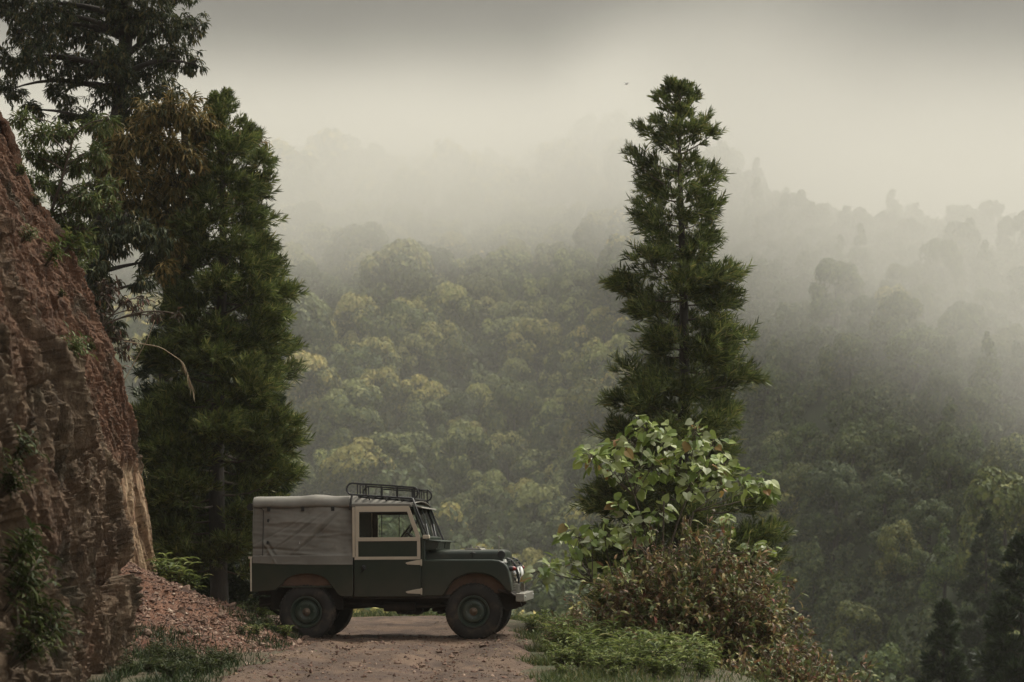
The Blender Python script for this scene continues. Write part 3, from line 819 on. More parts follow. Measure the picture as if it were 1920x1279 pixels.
# ---- doors: lower panel, upper panel, beige frame with glass
def make_door(side):
    d = BM().prism([(U(665), Zc(1051)), (U(791), Zc(1051)), (U(791), Zc(1121)), (U(665), Zc(1121))], *sd(side, -.004, .035)).build('door', MAT['green'], car, .008)
    b = BM()
    o_ = [(U(662), Zc(951.5)), (U(769.5), Zc(951.5)), (U(790.5), Zc(1011)), (U(790.5), Zc(1052)), (U(662), Zc(1052))]
    i1 = [(U(675), Zc(962)), (U(766), Zc(962)), (U(782), Zc(1010)), (U(675), Zc(1010))]
    # top frame as a ring, rails below
    b.ring([(U(668), Zc(951.5)), (U(769.5), Zc(951.5)), (U(790.5), Zc(1010.1)), (U(668), Zc(1010.1))], i1[:2] + [(U(782.3), Zc(1009.9)), (U(675), Zc(1009.9))], *sd(side, -.012, .018))
    b.box(U(668), U(790.5), *sd(side, -.014, .018), Zc(1017), Zc(1010))
    b.box(U(668), U(673), *sd(side, -.012, .018), Zc(1046), Zc(1017.1)); b.box(U(784.5), U(790.5), *sd(side, -.012, .018), Zc(1046), Zc(1017.1))
    b.box(U(666), U(790.5), *sd(side, -.014, .018), Zc(1051.6), Zc(1046.1))
    b.build('door_frame', MAT['beige'], d, .004)
    b = BM(); b.box(U(662), U(667.3), *sd(side, -.008, .02), Zc(1047), Zc(951)); b.build('pillar_trim', MAT['beige'], car, .003)
    BM().box(U(673.2), U(784.3), *sd(side, -.004, .012), Zc(1046), Zc(1017.2)).build('upper_panel', MAT['green'], d)
    b = BM(); b.prism([(U(674.5), Zc(961.5)), (U(766.5), Zc(961.5)), (U(782.5), Zc(1010.5)), (U(674.5), Zc(1010.5))], *sd(side, .002, .005)); b.build('window_pane', MAT['glass'], d, smooth=0)
    b = BM(); b.box(U(717), U(718.6), *sd(side, .005, .012), Zc(1010), Zc(962)); b.box(U(675), U(768), *sd(side, -.002, .014), Zc(964.2), Zc(961.8)); b.build('glazing_bar', MAT['black'], d)
    if side:  # dark ring and sheet covering the inside of the far door
        b = BM(); b.ring([(U(664), Zc(952)), (U(769), Zc(952)), (U(790), Zc(1012)), (U(664), Zc(1012))], [(U(675), Zc(962)), (U(766), Zc(962)), (U(782.3), Zc(1009.9)), (U(675), Zc(1009.9))], CW - .026, CW - .0205)
        b.box(U(664), U(790), CW - .042, CW - .0365, Zc(1119), Zc(1012.5)); b.build('dark_inner_panel', MAT['interior'], d)
    for py_ in (1057.5, 1111.5):
        b = BM(); b.prism([(U(762.5), Zc(py_ + 1)), (U(764), Zc(py_ - .5)), (U(784), Zc(py_ - 4.5)), (U(791), Zc(py_ - 5)), (U(791), Zc(py_ + 4.5)), (U(786), Zc(py_ + 4.5)), (U(766), Zc(py_ + 3.5))], *sd(side, -.020, -.004))
        b.cyl((U(792.3), sd(side, -.014, -.014)[0], Zc(py_ + 6)), .011, -.0, .085, 'z', 10)
        for q_ in (771, 779, 787): b.cyl((U(q_), -.024 if side == 0 else CW + .018, Zc(py_)), .007, 0, .006, 'v', 8)
        b.build('hinge', MAT['beige'], d, .003)
    b = BM(); b.lathe([(.001, -.03), (.022, -.028), (.026, -.008), (.034, -.004)] if side == 0 else [(.034, .004), (.026, .008), (.022, .028), (.001, .03)], (U(683), 0 if side == 0 else CW, Zc(1066)), 'v', 16)
    b.tube([(U(681), sd(side, -.03, -.03)[0], Zc(1064)), (U(685), sd(side, -.034, -.034)[0], Zc(1069)), (U(679), sd(side, -.036, -.036)[0], Zc(1075))], .011, 6)
    b.build('door_handle', MAT['black'], d)
    b = BM()
    b.box(U(676), U(781), *sd(side, -.0055, -.0042), Zc(1045.2), Zc(1042.8))
    for q_ in np.linspace(680, 778, 10): b.cyl((U(q_), -.006 if side == 0 else CW, Zc(1044)), .005, 0, .006, 'v', 6)
    b.build('rivet_strip', MAT['green'], d)
    return d
for s in (0, 1): make_door(s)
for g0 in (-.010, CW - .03):
    BM().prism([(U(661), Zc(953)), (U(661), Zc(946.5)), (U(772), Zc(946.5)), (U(775), Zc(951)), (U(775), Zc(953))], g0, g0 + .04).build('gutter', MAT['canvas'], car, .006)

# ---- bulkhead, screen, cabin
b = BM()
for s in (0, 1): b.box(U(792), U(799), *sd(s, .0, .07), Zc(1121), Zc(1012.5))
b.box(U(795), U(799), .072, CW - .072, .56, Zc(1030))
b.prism([(U(795), Zc(1014)), (U(822), Zc(1016)), (U(819), Zc(1034)), (U(797), Zc(1036))], .03, CW - .03)
b.build('bulkhead', MAT['green'], car, .008)
b = BM()
for v0 in (.14, .86): b.prism([(U(801), Zc(1019)), (U(822.6), Zc(1019)), (U(820.8), Zc(1031)), (U(801), Zc(1031))], v0, v0 + .55)
b.box(U(800), U(823), .024, .029, Zc(1032), Zc(1018)); b.build('vent_flap', MAT['green_hood'], car, .004)
b = BM(); b.prism([(U(797), Zc(1014)), (U(829), Zc(1017.5)), (U(829), Zc(1019.5)), (U(797), Zc(1016.5))], -.004, CW + .004); b.build('scuttle_top', MAT['green'], car, .004)
wu0, wz0, wu1, wz1 = U(798.5), Zc(1012.5), U(775.5), Zc(949)
def scr(a, v_, o_=0):   # point on the sloping screen
    return (wu0 + (wu1 - wu0) * a + o_, v_, wz0 + (wz1 - wz0) * a)
b = BM()
for v0 in (.03, CW / 2, CW - .03): b.tube([scr(0, v0), scr(.5, v0), scr(1, v0)], .020 if v0 != CW / 2 else .014, 8)
for a in (.02, .98): b.tube([scr(a, .03), scr(a, .5), scr(a, CW - .03)], .022, 8)
b.build('windscreen_frame', MAT['green'], car)
for v0, v1 in ((.05, CW / 2 - .014), (CW / 2 + .014, CW - .05)):
    b = BM(); b.arr([scr(.03, v0), scr(.03, v1), scr(.97, v1), scr(.97, v0), scr(.03, v0, .004), scr(.03, v1, .004), scr(.97, v1, .004), scr(.97, v0, .004)], [(0, 1, 2, 3), (4, 7, 6, 5), (0, 4, 5, 1), (1, 5, 6, 2), (2, 6, 7, 3), (3, 7, 4, 0)]); b.build('windscreen_pane', MAT['glass'], car, smooth=0)
for v0 in (.35, 1.1): BM().tube([scr(.05, v0, .02), scr(.45, v0 + .22, .02)], .006, 5).build('wiper', MAT['black'], car)
b = BM(); b.box(U(796), U(808), -.05, .03, Zc(1013), Zc(1006)); b.build('screen_bracket', MAT['beige'], car, .006)
b = BM(); b.prism([(U(772), Zc(949)), (U(792), Zc(953)), (U(793), Zc(955.5)), (U(774), Zc(953))], .04, CW - .04); b.build('sun_visor', MAT['canvas'], car, .004)
for v0 in (.12, .58, 1.04):
    b = BM(); b.prism([(U(672), 1.30), (U(676), 1.33), (U(682), 1.32), (U(692), .86), (U(740), .90), (U(745), .86), (U(742), .76), (U(680), .76)], v0, v0 + .40); b.build('seat', MAT['interior'], car, .03, 3)
b = BM(); b.arr([(U(663), .06, 1.0), (U(663), CW - .06, 1.0), (U(663), CW - .06, 1.76), (U(663), .06, 1.76), (U(661), .06, 1.0), (U(661), CW - .06, 1.0), (U(661), CW - .06, 1.76), (U(661), .06, 1.76)], [(0, 1, 2, 3), (4, 7, 6, 5), (0, 4, 5, 1), (1, 5, 6, 2), (2, 6, 7, 3), (3, 7, 4, 0)]); b.build('cab_curtain', MAT['interior'], car)
b = BM(); b.prism([(U(783), 1.36), (U(795), 1.36), (U(795), .95), (U(786), .98)], .05, CW - .05); b.build('dashboard', MAT['interior'], car, .01)
b = BM()
ang = math.radians(52); cu_, cz_ = U(757), 1.425
pts_ = [(cu_ + .205 * math.cos(a) * math.cos(ang), .42 + .205 * math.sin(a), cz_ + .205 * math.cos(a) * math.sin(ang)) for a in np.linspace(0, 2 * math.pi, 29)]
b.tube(pts_, .014, 7)
for a in (0.5, 2.6, 4.7): b.tube([(cu_, .42, cz_), (cu_ + .2 * math.cos(a) * math.cos(ang), .42 + .2 * math.sin(a), cz_ + .2 * math.cos(a) * math.sin(ang))], .008, 5)
b.tube([(cu_, .42, cz_), (U(790), .42, cz_ - .22)], .02, 7)
b.build('steering_wheel', MAT['black'], car)

# ---- bonnet and wings
us = np.concatenate([np.linspace(U(798.5), U(936), 14), U(936) + .06 * np.sin(np.linspace(.15, math.pi / 2, 6))])
rows = []
for u in us:
    tz = Zc(1035.5) - .004 * (u - 1.6)
    drop = .0 if u < U(936) else .06 * (1 - math.cos(math.asin(min(1, (u - U(936)) / .06))))
    h = [(.20, Zc(1053))] + [(.20 + .045 * (1 - math.cos(a)), tz - .05 + .05 * math.sin(a) - drop) for a in np.linspace(0, math.pi / 2, 7)] + [(.5, tz + .012 - drop), (CW / 2, tz + .016 - drop)]
    h = h + [(CW - a, z) for a, z in h[::-1][1:]]
    rows.append([(u, a, z) for a, z in h])
G = np.array(rows); nb = NP(); nb.add(G.reshape(-1, 3), quads=grid_faces(*G.shape[:2])); nb.add(G[-1], tris=[[0, k, k + 1] for k in range(1, len(G[-1]) - 1)])
bon = obj('bonnet', nb.mesh('bonnet', True, off=COFF), MAT['green_hood'], car)
b = BM(); b.cyl((U(940), .20, Zc(1043.5)), .052, -.003, .035, 'v', 22); b.build('bonnet_roll', MAT['black'], bon, .006)
b = BM(); b.prism([(U(865), Zc(1034.4)), (U(869), Zc(1031)), (U(895), Zc(1031.5)), (U(900), Zc(1034.6))], .45, 1.1); b.cyl((U(875), .75, Zc(1033)), .014, 0, .035, 'z', 10)
b.tube([(U(884), .6, Zc(1031)), (U(884), .6, Zc(1028.5)), (U(892), .6, Zc(1028.5)), (U(892), .6, Zc(1031))], .010, 6); b.cyl((U(889), .8, Zc(1031)), .03, 0, .02, 'z', 12)
b.build('spare_wheel_mount', MAT['galv'], bon, .005)
b = BM(); b.tube([(U(885), .19, Zc(1050)), (U(886.5), .178, Zc(1044)), (U(885), .185, Zc(1038))], .008, 6); b.tube([(U(881), .185, Zc(1041)), (U(886), .172, Zc(1039.5)), (U(891), .185, Zc(1041))], .008, 6); b.build('bonnet_catch', MAT['black'], bon)
b = BM(); b.tube([(U(935), .21, Zc(1040)), (U(935.5), .21, Zc(1025)), (U(935.5), .21, Zc(1011))], .006, 5); b.lathe([(.001, -.014), (.012, -.008), (.012, .008), (.001, .014)], (U(935.5), .21, Zc(1010)), 'z', 10); b.build('antenna', MAT['galv'], car)
wing = [(U(792.5), Zc(1121)), (U(792.5), Zc(1052)), (U(925), Zc(1052.5)), (U(938), Zc(1054)), (U(947), Zc(1058)), (U(953), Zc(1065)), (U(957), Zc(1074)), (U(960), Zc(1090)), (U(962.5), Zc(1112)), (U(956), Zc(1114.5))]
wing += [(U(949), Zc(1108)), (U(938), Zc(1094)), (U(924), Zc(1084)), (U(908), Zc(1079.5)), (U(892), Zc(1078)), (U(876), Zc(1080)), (U(862), Zc(1085.5)), (U(851), Zc(1093)), (U(843), Zc(1103)), (U(837), Zc(1114)), (U(833), Zc(1121))]
for s in (0, 1): 
    wg = BM().prism(wing, *sd(s, 0, .26)).build('front_wing', MAT['green'], car, .022, 4, smooth=50)
    BM().prism([(U(832), Zc(1120))] + [(U(836), Zc(1098)), (U(860), Zc(1072)), (U(890), Zc(1066)), (U(925), Zc(1071)), (U(950), Zc(1088)), (U(957), Zc(1113)), (U(930), Zc(1116)), (U(880), Zc(1112))], *sd(s, .10, .115)).build('inner_arch', MAT['mud'], wg)
    BM().box(U(793), U(830), *sd(s, .015, .05), .555, .60).build('lower_trim', MAT['under'], wg)
b = BM(); b.box(U(838), U(948), .262, CW - .262, .60, 1.05); b.build('engine_bay', MAT['under'], car)
b = BM(); b.box(U(948.5), U(956), .265, CW - .265, .60, Zc(1054)); b.build('radiator_panel', MAT['green'], car, .01)
b = BM()
for k in np.linspace(.32, CW - .32, 26): b.box(U(958.2), U(959), k - .004, k + .004, .66, 1.02)
for k in np.linspace(.66, 1.02, 12): b.box(U(959.05), U(959.8), .315, CW - .315, k - .004, k + .004)
b.build('grille', MAT['galv'], car)
for v0 in (.46, CW - .46):
    b = BM(); b.lathe([(.10, .0), (.108, .05), (.10, .075), (.092, .072)], (U(957), v0, .86), 'u', 28); h_ = b.build('headlight', MAT['chrome'], car)
    BM().lathe([(.092, .070), (.07, .088), (.04, .096), (.001, .098)], (U(957), v0, .86), 'u', 28).build('lens', MAT['lens'], h_)
for v0 in (.13, CW - .13):
    b = BM(); b.lathe([(.001, -.0), (.036, .0), (.040, .03), (.034, .05)], (U(955.5), v0, Zc(1070)), 'u', 18); l_ = b.build('side_lamp', MAT['black'], car)
    BM().lathe([(.034, .05), (.028, .075), (.012, .092), (.001, .095)], (U(955.5), v0, Zc(1070)), 'u', 18).build('lens', MAT['red'], l_)
b = BM()
for v0 in (.34, CW - .34):
    b.tube([(U(948), v0, 1.07), (U(957), v0, 1.05), (U(965), v0, .97), (U(970), v0, .85), (U(971), v0, .70), (U(971), v0, .60)], .016, 7)
for zz_ in (.97, .78): b.tube([(U(965 + (zz_ < .9) * 5), .34, zz_), (U(966 + (zz_ < .9) * 5), CW / 2, zz_), (U(965 + (zz_ < .9) * 5), CW - .34, zz_)], .012, 6)
b.build('brush_guard', MAT['black'], car)
b = BM(); b.box(U(943), U(950.5), .02, .24, Zc(1060), Zc(1056)); b.cyl((U(947), .12, Zc(1057)), .025, 0, .03, 'z', 12); b.build('wing_fitting', MAT['lens'], car, .006)
b = BM(); b.box(U(969), U(985), .0, CW, Zc(1131.5), Zc(1116)); bp = b.build('bumper', MAT['galv'], car, .008)
for v0 in (.12, CW - .12): BM().cyl((U(985), v0, Zc(1123)), .018, .0, .012, 'u', 12).build('bolt', MAT['lens'], bp)
for v0 in (.30, CW - .40): BM().box(U(965), U(972), v0, v0 + .10, Zc(1115.5), Zc(1099)).build('bumper_bracket', MAT['galv'], car, .004)
b = BM()
for v0 in (.36, 1.10): b.prism([(U(930), Zc(1112)), (U(972), Zc(1118)), (U(972), Zc(1131)), (U(976), Zc(1140)), (U(966), Zc(1146)), (U(945), Zc(1150)), (U(930), Zc(1132))], v0, v0 + .08)
b.prism([(U(935), Zc(1108)), (U(958), Zc(1113)), (U(968), Zc(1120)), (U(966), Zc(1122)), (U(950), Zc(1117)), (U(935), Zc(1112))], .05, CW - .05)
b.build('dumb_iron', MAT['under'], car, .008)

# ---- roof rack: two long loops joined by end bars, a slatted floor and struts to the screen foot
def rk(px_, py_, v_): return (U(px_), v_, Zc(py_))
b = BM()
VN, VF = .10, CW - .10
for v0 in (VN, VF):
    top = [rk(660, 907.5, v0), rk(720, 911.5, v0), rk(774, 916.2, v0)]
    fr_ = [(U(774) + .076 * math.sin(a), v0, Zc(926.5) + .076 * math.cos(a)) for a in np.linspace(.2, math.pi - .1, 9)]
    bot = [rk(774, 936.5, v0), rk(720, 933, v0), rk(660, 929, v0)]
    re_ = [(U(660) - .076 * math.sin(a), v0, Zc(918.3) - .076 * math.cos(a)) for a in np.linspace(.1, math.pi - .1, 9)]
    b.tube(top + fr_ + bot + re_ + [top[0]], .0125, 7)
    b.tube([rk(688, 913.2, v0), rk(730, 916.3, v0), rk(776, 920, v0)], .009, 6)
    for q_ in (686, 715, 746, 776): b.tube([rk(q_, 909 + (q_ - 660) * .076, v0), rk(q_, 930.5 + (q_ - 660) * .066, v0)], .011, 6)
for q_ in (664, 774):
    tp, bt = (907.8, 929.2) if q_ == 664 else (916.2, 936.4)
    b.tube([rk(q_, tp, VN), rk(q_, tp, VF)], .0115, 6); b.tube([rk(q_, bt, VN), rk(q_, bt, VF)], .0115, 6)
    for k in np.linspace(.0, 1, 7)[1:-1]: b.tube([rk(q_, tp, VN + (VF - VN) * k), rk(q_, bt, VN + (VF - VN) * k)], .009, 6)
rack = b.build('roof_rack', MAT['black'], car)
b = BM()
for q_ in np.linspace(672, 768, 8): b.box(U(q_) - .018, U(q_) + .018, VN, VF, Zc(930 + (q_ - 660) * .066) - .004, Zc(930 + (q_ - 660) * .066) + .006)
b.build('rack_floor', MAT['black'], rack)
b = BM()
for v0 in (.30, .60, .95, 1.25): b.tube([rk(666, 932, v0), rk(720, 936.5, v0), rk(776, 942, v0)], .014, 6)
for q_ in (690, 722, 752): 
    for v0 in (.12, CW - .12): b.tube([rk(q_, 931 + (q_ - 660) * .066, v0), rk(q_ + 1, 939 + (q_ - 660) * .07, v0 + (.1 if v0 < .5 else -.1))], .010, 6)
b.build('rack_support', MAT['black'], rack)
for v0, o_ in ((.03, 0), (CW - .03, 0)):
    b = BM(); b.tube([rk(774, 936, VN if v0 < .5 else VF), rk(779, 946, v0), rk(790, 975, v0 - .01 if v0 < .5 else v0 + .01), rk(806, 1014, v0 - .01 if v0 < .5 else v0 + .01), rk(800, 1018, v0)], .014, 7); b.build('rack_strut', MAT['black'], rack)
# ------------------------------------------------------------------ conifers
def conifer(name, x, y, z0, H, prof, seed, label, mats, nbr=260, nspray=24, group=None, tr=.13, lean=0., nee=(.11, .20), nw=.017, zmin=.05, m=14, inner=.50, wide=.86):
    """prof(t, theta) -> crown radius in metres at height fraction t"""
    r = np.random.default_rng(seed)
    root = empty(name, (x, y, z0))
    tz = np.linspace(0, 1, 14)
    tp = np.stack([.05 * np.sin(tz * 7 + seed) + lean * tz, .05 * np.cos(tz * 5 + seed), tz * H], 1)
    nb = NP(); tube(nb, tp, tr * (1 - tz) ** .8 + .008, 8)
    obj('trunk', nb.mesh('trunk', True), mats[0], root)
    bb, nd = NP(), NP()
    P, D, Lg = [], [], []
    ts = zmin + (1 - zmin - .004) * (1 - (1 - (np.arange(nbr) + r.random(nbr)) / nbr) ** 1.34)
    ths = np.arange(nbr) * 2.39996 + r.normal(0, .4, nbr)
    lf = 1 + (.46 - .20 * ts) * vnoise(np.stack([np.cos(ths) * 1.3 + seed, np.sin(ths) * 1.3, ts * H * 1.15], 1), seed) + r.normal(0, .10, nbr)
    for t, th, l0 in zip(ts, ths, lf):
        R = max(prof(t, th) * np.interp(t, [0, .8, .9, .97, 1], [wide, wide, .82, .55, .4]) * min(max(l0, .48), 1.06), .05)
        b0 = np.array([np.interp(t, tz, tp[:, k]) for k in range(3)])
        o = np.array([math.cos(th), math.sin(th), 0]); sdv = np.array([-o[1], o[0], 0])
        rise = np.interp(t, [0, .3, .7, .92, 1], [-.10, .0, .15, .6, 1.4]) + r.normal(0, .10)
        s = np.linspace(0, 1, 7)
        sag = -.34 * s + .44 * s ** 2.2
        up = R * (rise * s + sag * np.interp(t, [0, .8, 1], [1, .7, .1]))
        pts = b0 + o * (R * s)[:, None] + np.array([0, 0, 1]) * up[:, None] + sdv * (R * .12 * r.normal() * s ** 2)[:, None]
        tube(bb, pts, np.interp(s, [0, 1], [.010 + .014 * R, .004]), 5)
        # the bough: a few tufts of twigs strung along its outer part, each tuft a dense spray cluster
        nt = 2 + int(3.2 * min(R, 1.9)) if t < .9 else 3
        for q in range(nt):
            sp = 1.0 if q == 0 else r.uniform(inner, 1.0)
            lat = 0 if q == 0 else r.normal(0, .38)
            c = np.array([np.interp(sp, s, pts[:, k]) for k in range(3)]) + sdv * lat * (.10 + .62 * R * (1.1 - sp)) + o * (-.06 * abs(lat) * R)
            if q: tube(bb, np.stack([np.array([np.interp(max(sp - .15, 0), s, pts[:, k]) for k in range(3)]), c]), [.006, .003], 3)
            tr_ = (.13 + .10 * min(R, 1.5)) * r.uniform(.75, 1.25) * np.interp(t, [0, .7, .88, .96, 1], [1.1, .95, .6, .42, .3])
            n = int(nspray * (tr_ / .22) ** 1.6 * r.uniform(.8, 1.2)) + 4
            e = rdir(r, n); e[:, 2] = np.abs(e[:, 2]) * np.where(r.random(n) < .72, 1, -.5)
            e = e * r.uniform(.25, 1, n)[:, None] ** .6
            P.append(c + (o * e[:, :1] * 1.25 + sdv * e[:, 1:2] * 1.05) * tr_ + np.array([0, 0, .62]) * (e[:, 2:] * tr_) )
            d = o * (.55 + .5 * e[:, :1]) + sdv * e[:, 1:2] * .9 + np.array([0, 0, 1]) * (e[:, 2:] * .7 + .30 + (.5 if t > .93 else 0))
            D.append(unit(d + r.normal(0, .22, (n, 3)))); Lg.append(r.uniform(.13, .30, n) * np.interp(t, [0, .7, .88, .96, 1], [1, .95, .7, .52, .42]))
    P, D, Lg = np.concatenate(P), np.concatenate(D), np.concatenate(Lg)
    # apex shoots
    n = 16; P = np.concatenate([P, np.array([0, 0, H * .985]) + tp[-1] * [1, 1, 0] + r.normal(0, .03, (n, 3)) - np.array([0, 0, 1]) * r.uniform(0, .25, n)[:, None]])
    D = np.concatenate([D, unit(r.normal(0, .35, (n, 3)) + [0, 0, 1])]); Lg = np.concatenate([Lg, r.uniform(.06, .12, n)])
    n = len(P)
    kk = np.arange(m)
    pos = (P[:, None] + D[:, None] * (Lg[:, None] * (kk + .5)[None] / m)[..., None]).reshape(-1, 3)
    dd = np.repeat(D, m, 0); a = unit(np.cross(dd, rdir(r, len(dd))))
    nd_dir = unit(dd * .95 + a * r.uniform(.35, .8, len(dd))[:, None])
    L = np.repeat(np.clip(Lg / .2, .32, 1.1), m) * r.uniform(nee[0], nee[1], len(dd)) * np.tile(1.1 - .35 * kk / m, n)
    leaves(nd, 'needle', pos, nd_dir, np.cross(nd_dir, a) + .3 * a, L, nw)
    obj('branches', bb.mesh('branches', True), MAT['twig'], root)
    obj('foliage', nd.mesh('foliage'), mats[1], root)
    return tag(root, label, 'conifer', group)

def px_prof(axis, Y, rows, ztop, zbot):
    """silhouette half widths (rows: photo y, left x, right x) turned into a radius by height and direction"""
    rows = np.array(rows, float)
    zz_ = CAMZ + (HOR - rows[:, 0]) / F * Y
    lf, rt = (axis - rows[:, 1]) / F * Y, (rows[:, 2] - axis) / F * Y
    def f(t, th):
        z = zbot + t * (ztop - zbot)
        a, b_ = np.interp(z, zz_[::-1], lf[::-1]), np.interp(z, zz_[::-1], rt[::-1])
        c_ = math.cos(th); w = .5 + .5 * c_
        e = (a * (1 - w) + b_ * w)
        return max(e * (1 - .1 * (1 - abs(c_))), .05)
    return f
# right-hand tree
Y = 31.0; zt, zb = CAMZ + (HOR - 172) / F * Y, -1.3
rows = [(138, 1268, 1284), (160, 1258, 1298), (185, 1240, 1318), (230, 1220, 1330), (270, 1202, 1342), (320, 1182, 1362), (360, 1176, 1352), (420, 1166, 1350), (460, 1184, 1338), (495, 1212, 1338), (515, 1165, 1372), (540, 1136, 1392),
        (580, 1150, 1388), (620, 1170, 1372), (660, 1140, 1396), (720, 1132, 1412), (770, 1130, 1402), (800, 1104, 1414), (840, 1096, 1424), (880, 1130, 1432), (930, 1092, 1446), (960, 1084, 1476), (1010, 1086, 1474), (1060, 1110, 1462), (1120, 1090, 1480), (1180, 1080, 1490)]
conifer('conifer', at(1278, 0, Y)[0], Y, zb, zt - zb, px_prof(1278, Y, rows, zt, zb), 4, 'tall narrow conifer with tiered tufts rising behind the big-leaved shrub on the right', (MAT['bark'], MAT['needles']), 120, 18, tr=.15, wide=.78)
# left-hand tree behind the vehicle
Y = 33.0; zt, zb = CAMZ + (HOR - 190) / F * Y, -.1
rows = [(150, 402, 418), (170, 396, 434), (200, 388, 442), (250, 370, 466), (300, 358, 488), (340, 345, 502), (420, 325, 506), (450, 315, 512), (500, 318, 498), (545, 300, 540), (600, 285, 546), (640, 280, 528), (690, 255, 570), (740, 246, 574), (790, 244, 592),
        (830, 240, 602), (890, 250, 598), (940, 262, 572), (1000, 280, 540), (1050, 300, 520), (1110, 320, 500)]
conifer('conifer', at(412, 0, Y)[0], Y, zb, zt - zb, px_prof(408, Y, rows, zt, zb), 9, 'tall full conifer standing right behind the canvas back of the vehicle', (MAT['bark'], MAT['needles']), 145, 20, tr=.16, zmin=.10, wide=.78)
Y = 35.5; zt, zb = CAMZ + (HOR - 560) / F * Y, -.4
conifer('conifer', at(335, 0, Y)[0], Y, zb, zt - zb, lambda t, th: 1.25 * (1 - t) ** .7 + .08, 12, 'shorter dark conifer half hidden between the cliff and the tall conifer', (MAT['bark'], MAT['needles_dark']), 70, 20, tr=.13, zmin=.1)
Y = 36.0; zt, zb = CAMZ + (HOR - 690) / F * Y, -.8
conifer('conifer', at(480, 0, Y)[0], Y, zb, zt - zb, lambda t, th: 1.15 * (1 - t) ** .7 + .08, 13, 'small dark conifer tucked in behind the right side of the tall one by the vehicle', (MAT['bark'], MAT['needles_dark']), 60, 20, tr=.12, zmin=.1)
# dark ones far down the slope at the lower right
for px_, py_, Y, rad, sd_, lab in ((1768, 1135, 62, 1.5, 21, 'small pointed dark conifer at the bottom edge, just left of the largest one'), (1915, 1010, 56, 1.9, 22, 'large dark conifer at the right edge, nearest of the valley ones'), (1850, 960, 105, 1.7, 24, 'hazy spire conifer behind the largest dark one on the right')):
    x, zt = (px_ - 960) / F * Y, CAMZ + (HOR - py_) / F * Y
    zb = gz(x, Y) - .3
    H = zt - zb
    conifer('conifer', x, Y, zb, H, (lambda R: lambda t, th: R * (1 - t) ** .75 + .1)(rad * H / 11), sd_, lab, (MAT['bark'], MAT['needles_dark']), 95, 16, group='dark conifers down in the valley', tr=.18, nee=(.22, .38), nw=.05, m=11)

# ------------------------------------------------------------------ broadleaf trees and shrubs
def clump_tree(name, label, cat, trunk, trad, clumps, seed, leafmat, leafkind='lance', leaf=(.09, .15), lw=.26, twigs=110, per=13, droop=.5, limb=.035, barkmat=None, group=None, tiplen=.45, stems=True, whorl=False):
    r = np.random.default_rng(seed)
    trunk = np.array(trunk, float); root = empty(name, tuple(trunk[0])); O = trunk[0]
    tb, bb, lf = NP(), NP(), NP()
    tt = np.linspace(0, 1, 24); src = np.linspace(0, 1, len(trunk))
    tp = np.stack([np.interp(tt, src, trunk[:, k]) for k in range(3)], 1); tp[1:-1] = (tp[:-2] + tp[1:-1] * 2 + tp[2:]) / 4
    trr = np.interp(tt, [0, 1], trad)
    tube(tb, tp, trr, 9)
    for (cx, cy_, cz, cr_) in clumps:
        c = np.array([cx, cy_, cz])
        d = np.linalg.norm(tp - c, axis=1) + np.maximum(tp[:, 2] - c[2] + .3 * d_ if False else tp[:, 2] - c[2] + .2, 0) * 1.5
        k = int(np.argmin(d)); a = tp[k]
        mid = (a + c) / 2 + np.array([0, 0, .18 * np.linalg.norm(c - a)]) + r.normal(0, .06, 3)
        if stems:
            lp = bez(a, mid, c, 9); tube(bb, lp, np.linspace(max(min(trr[k] * .6, limb * (1 + cr_)), .008), .010, 9), 6)
        n = max(6, int(twigs * (cr_ / .6) ** 2))
        dr = rdir(r, n) * np.array([1, 1, .8]); rad = cr_ * r.uniform(.45, 1.05, n) * (1 + .35 * vnoise(dr * 2.2 + c, seed))
        tips = c + dr * rad[:, None]
        sub = c + rdir(r, 9) * cr_ * .45
        for i in range(n):
            s0 = sub[i % 9]; e = tips[i]
            mm = (s0 + e) / 2 + np.array([0, 0, .12 * cr_])
            tw = bez(s0, mm, e, 5)
            if i % 2 == 0 and stems:
                if i < 9 * 2: tube(bb, np.stack([c, (c + s0) / 2 + [0, 0, .03], s0]), [.010, .008, .006], 4)
                tube(bb, tw, np.linspace(.006, .0025, 5), 3)
            m = per
            ss = np.clip(1 - r.exponential(tiplen * .5, m), 0.05, 1) if not whorl else np.ones(m)
            P = np.stack([np.interp(ss, np.linspace(0, 1, 5), tw[:, q]) for q in range(3)], 1) + r.normal(0, .012, (m, 3))
            od = unit(e - s0)
            D = unit(od * .55 + rdir(r, m) * .75 + np.array([0, 0, -droop]))
            leaves(lf, leafkind, P, D, np.array([0, 0, 1.]) + rdir(r, m) * .45, r.uniform(leaf[0], leaf[1], m), r.uniform(.8, 1.2, m) * lw * (leaf[0] + leaf[1]) / 2)
    if trad[0] > 0: obj('trunk', tb.mesh('trunk', True, O), barkmat or MAT['bark'], root)
    if bb.n: obj('branches', bb.mesh('branches', True, O), barkmat or MAT['bark'], root)
    obj('crown', lf.mesh('crown', False, O), leafmat, root)
    return tag(root, label, cat, group)
def C3(px_, py_, Y, rp): return (*at(px_, py_, Y), rp / F * Y)

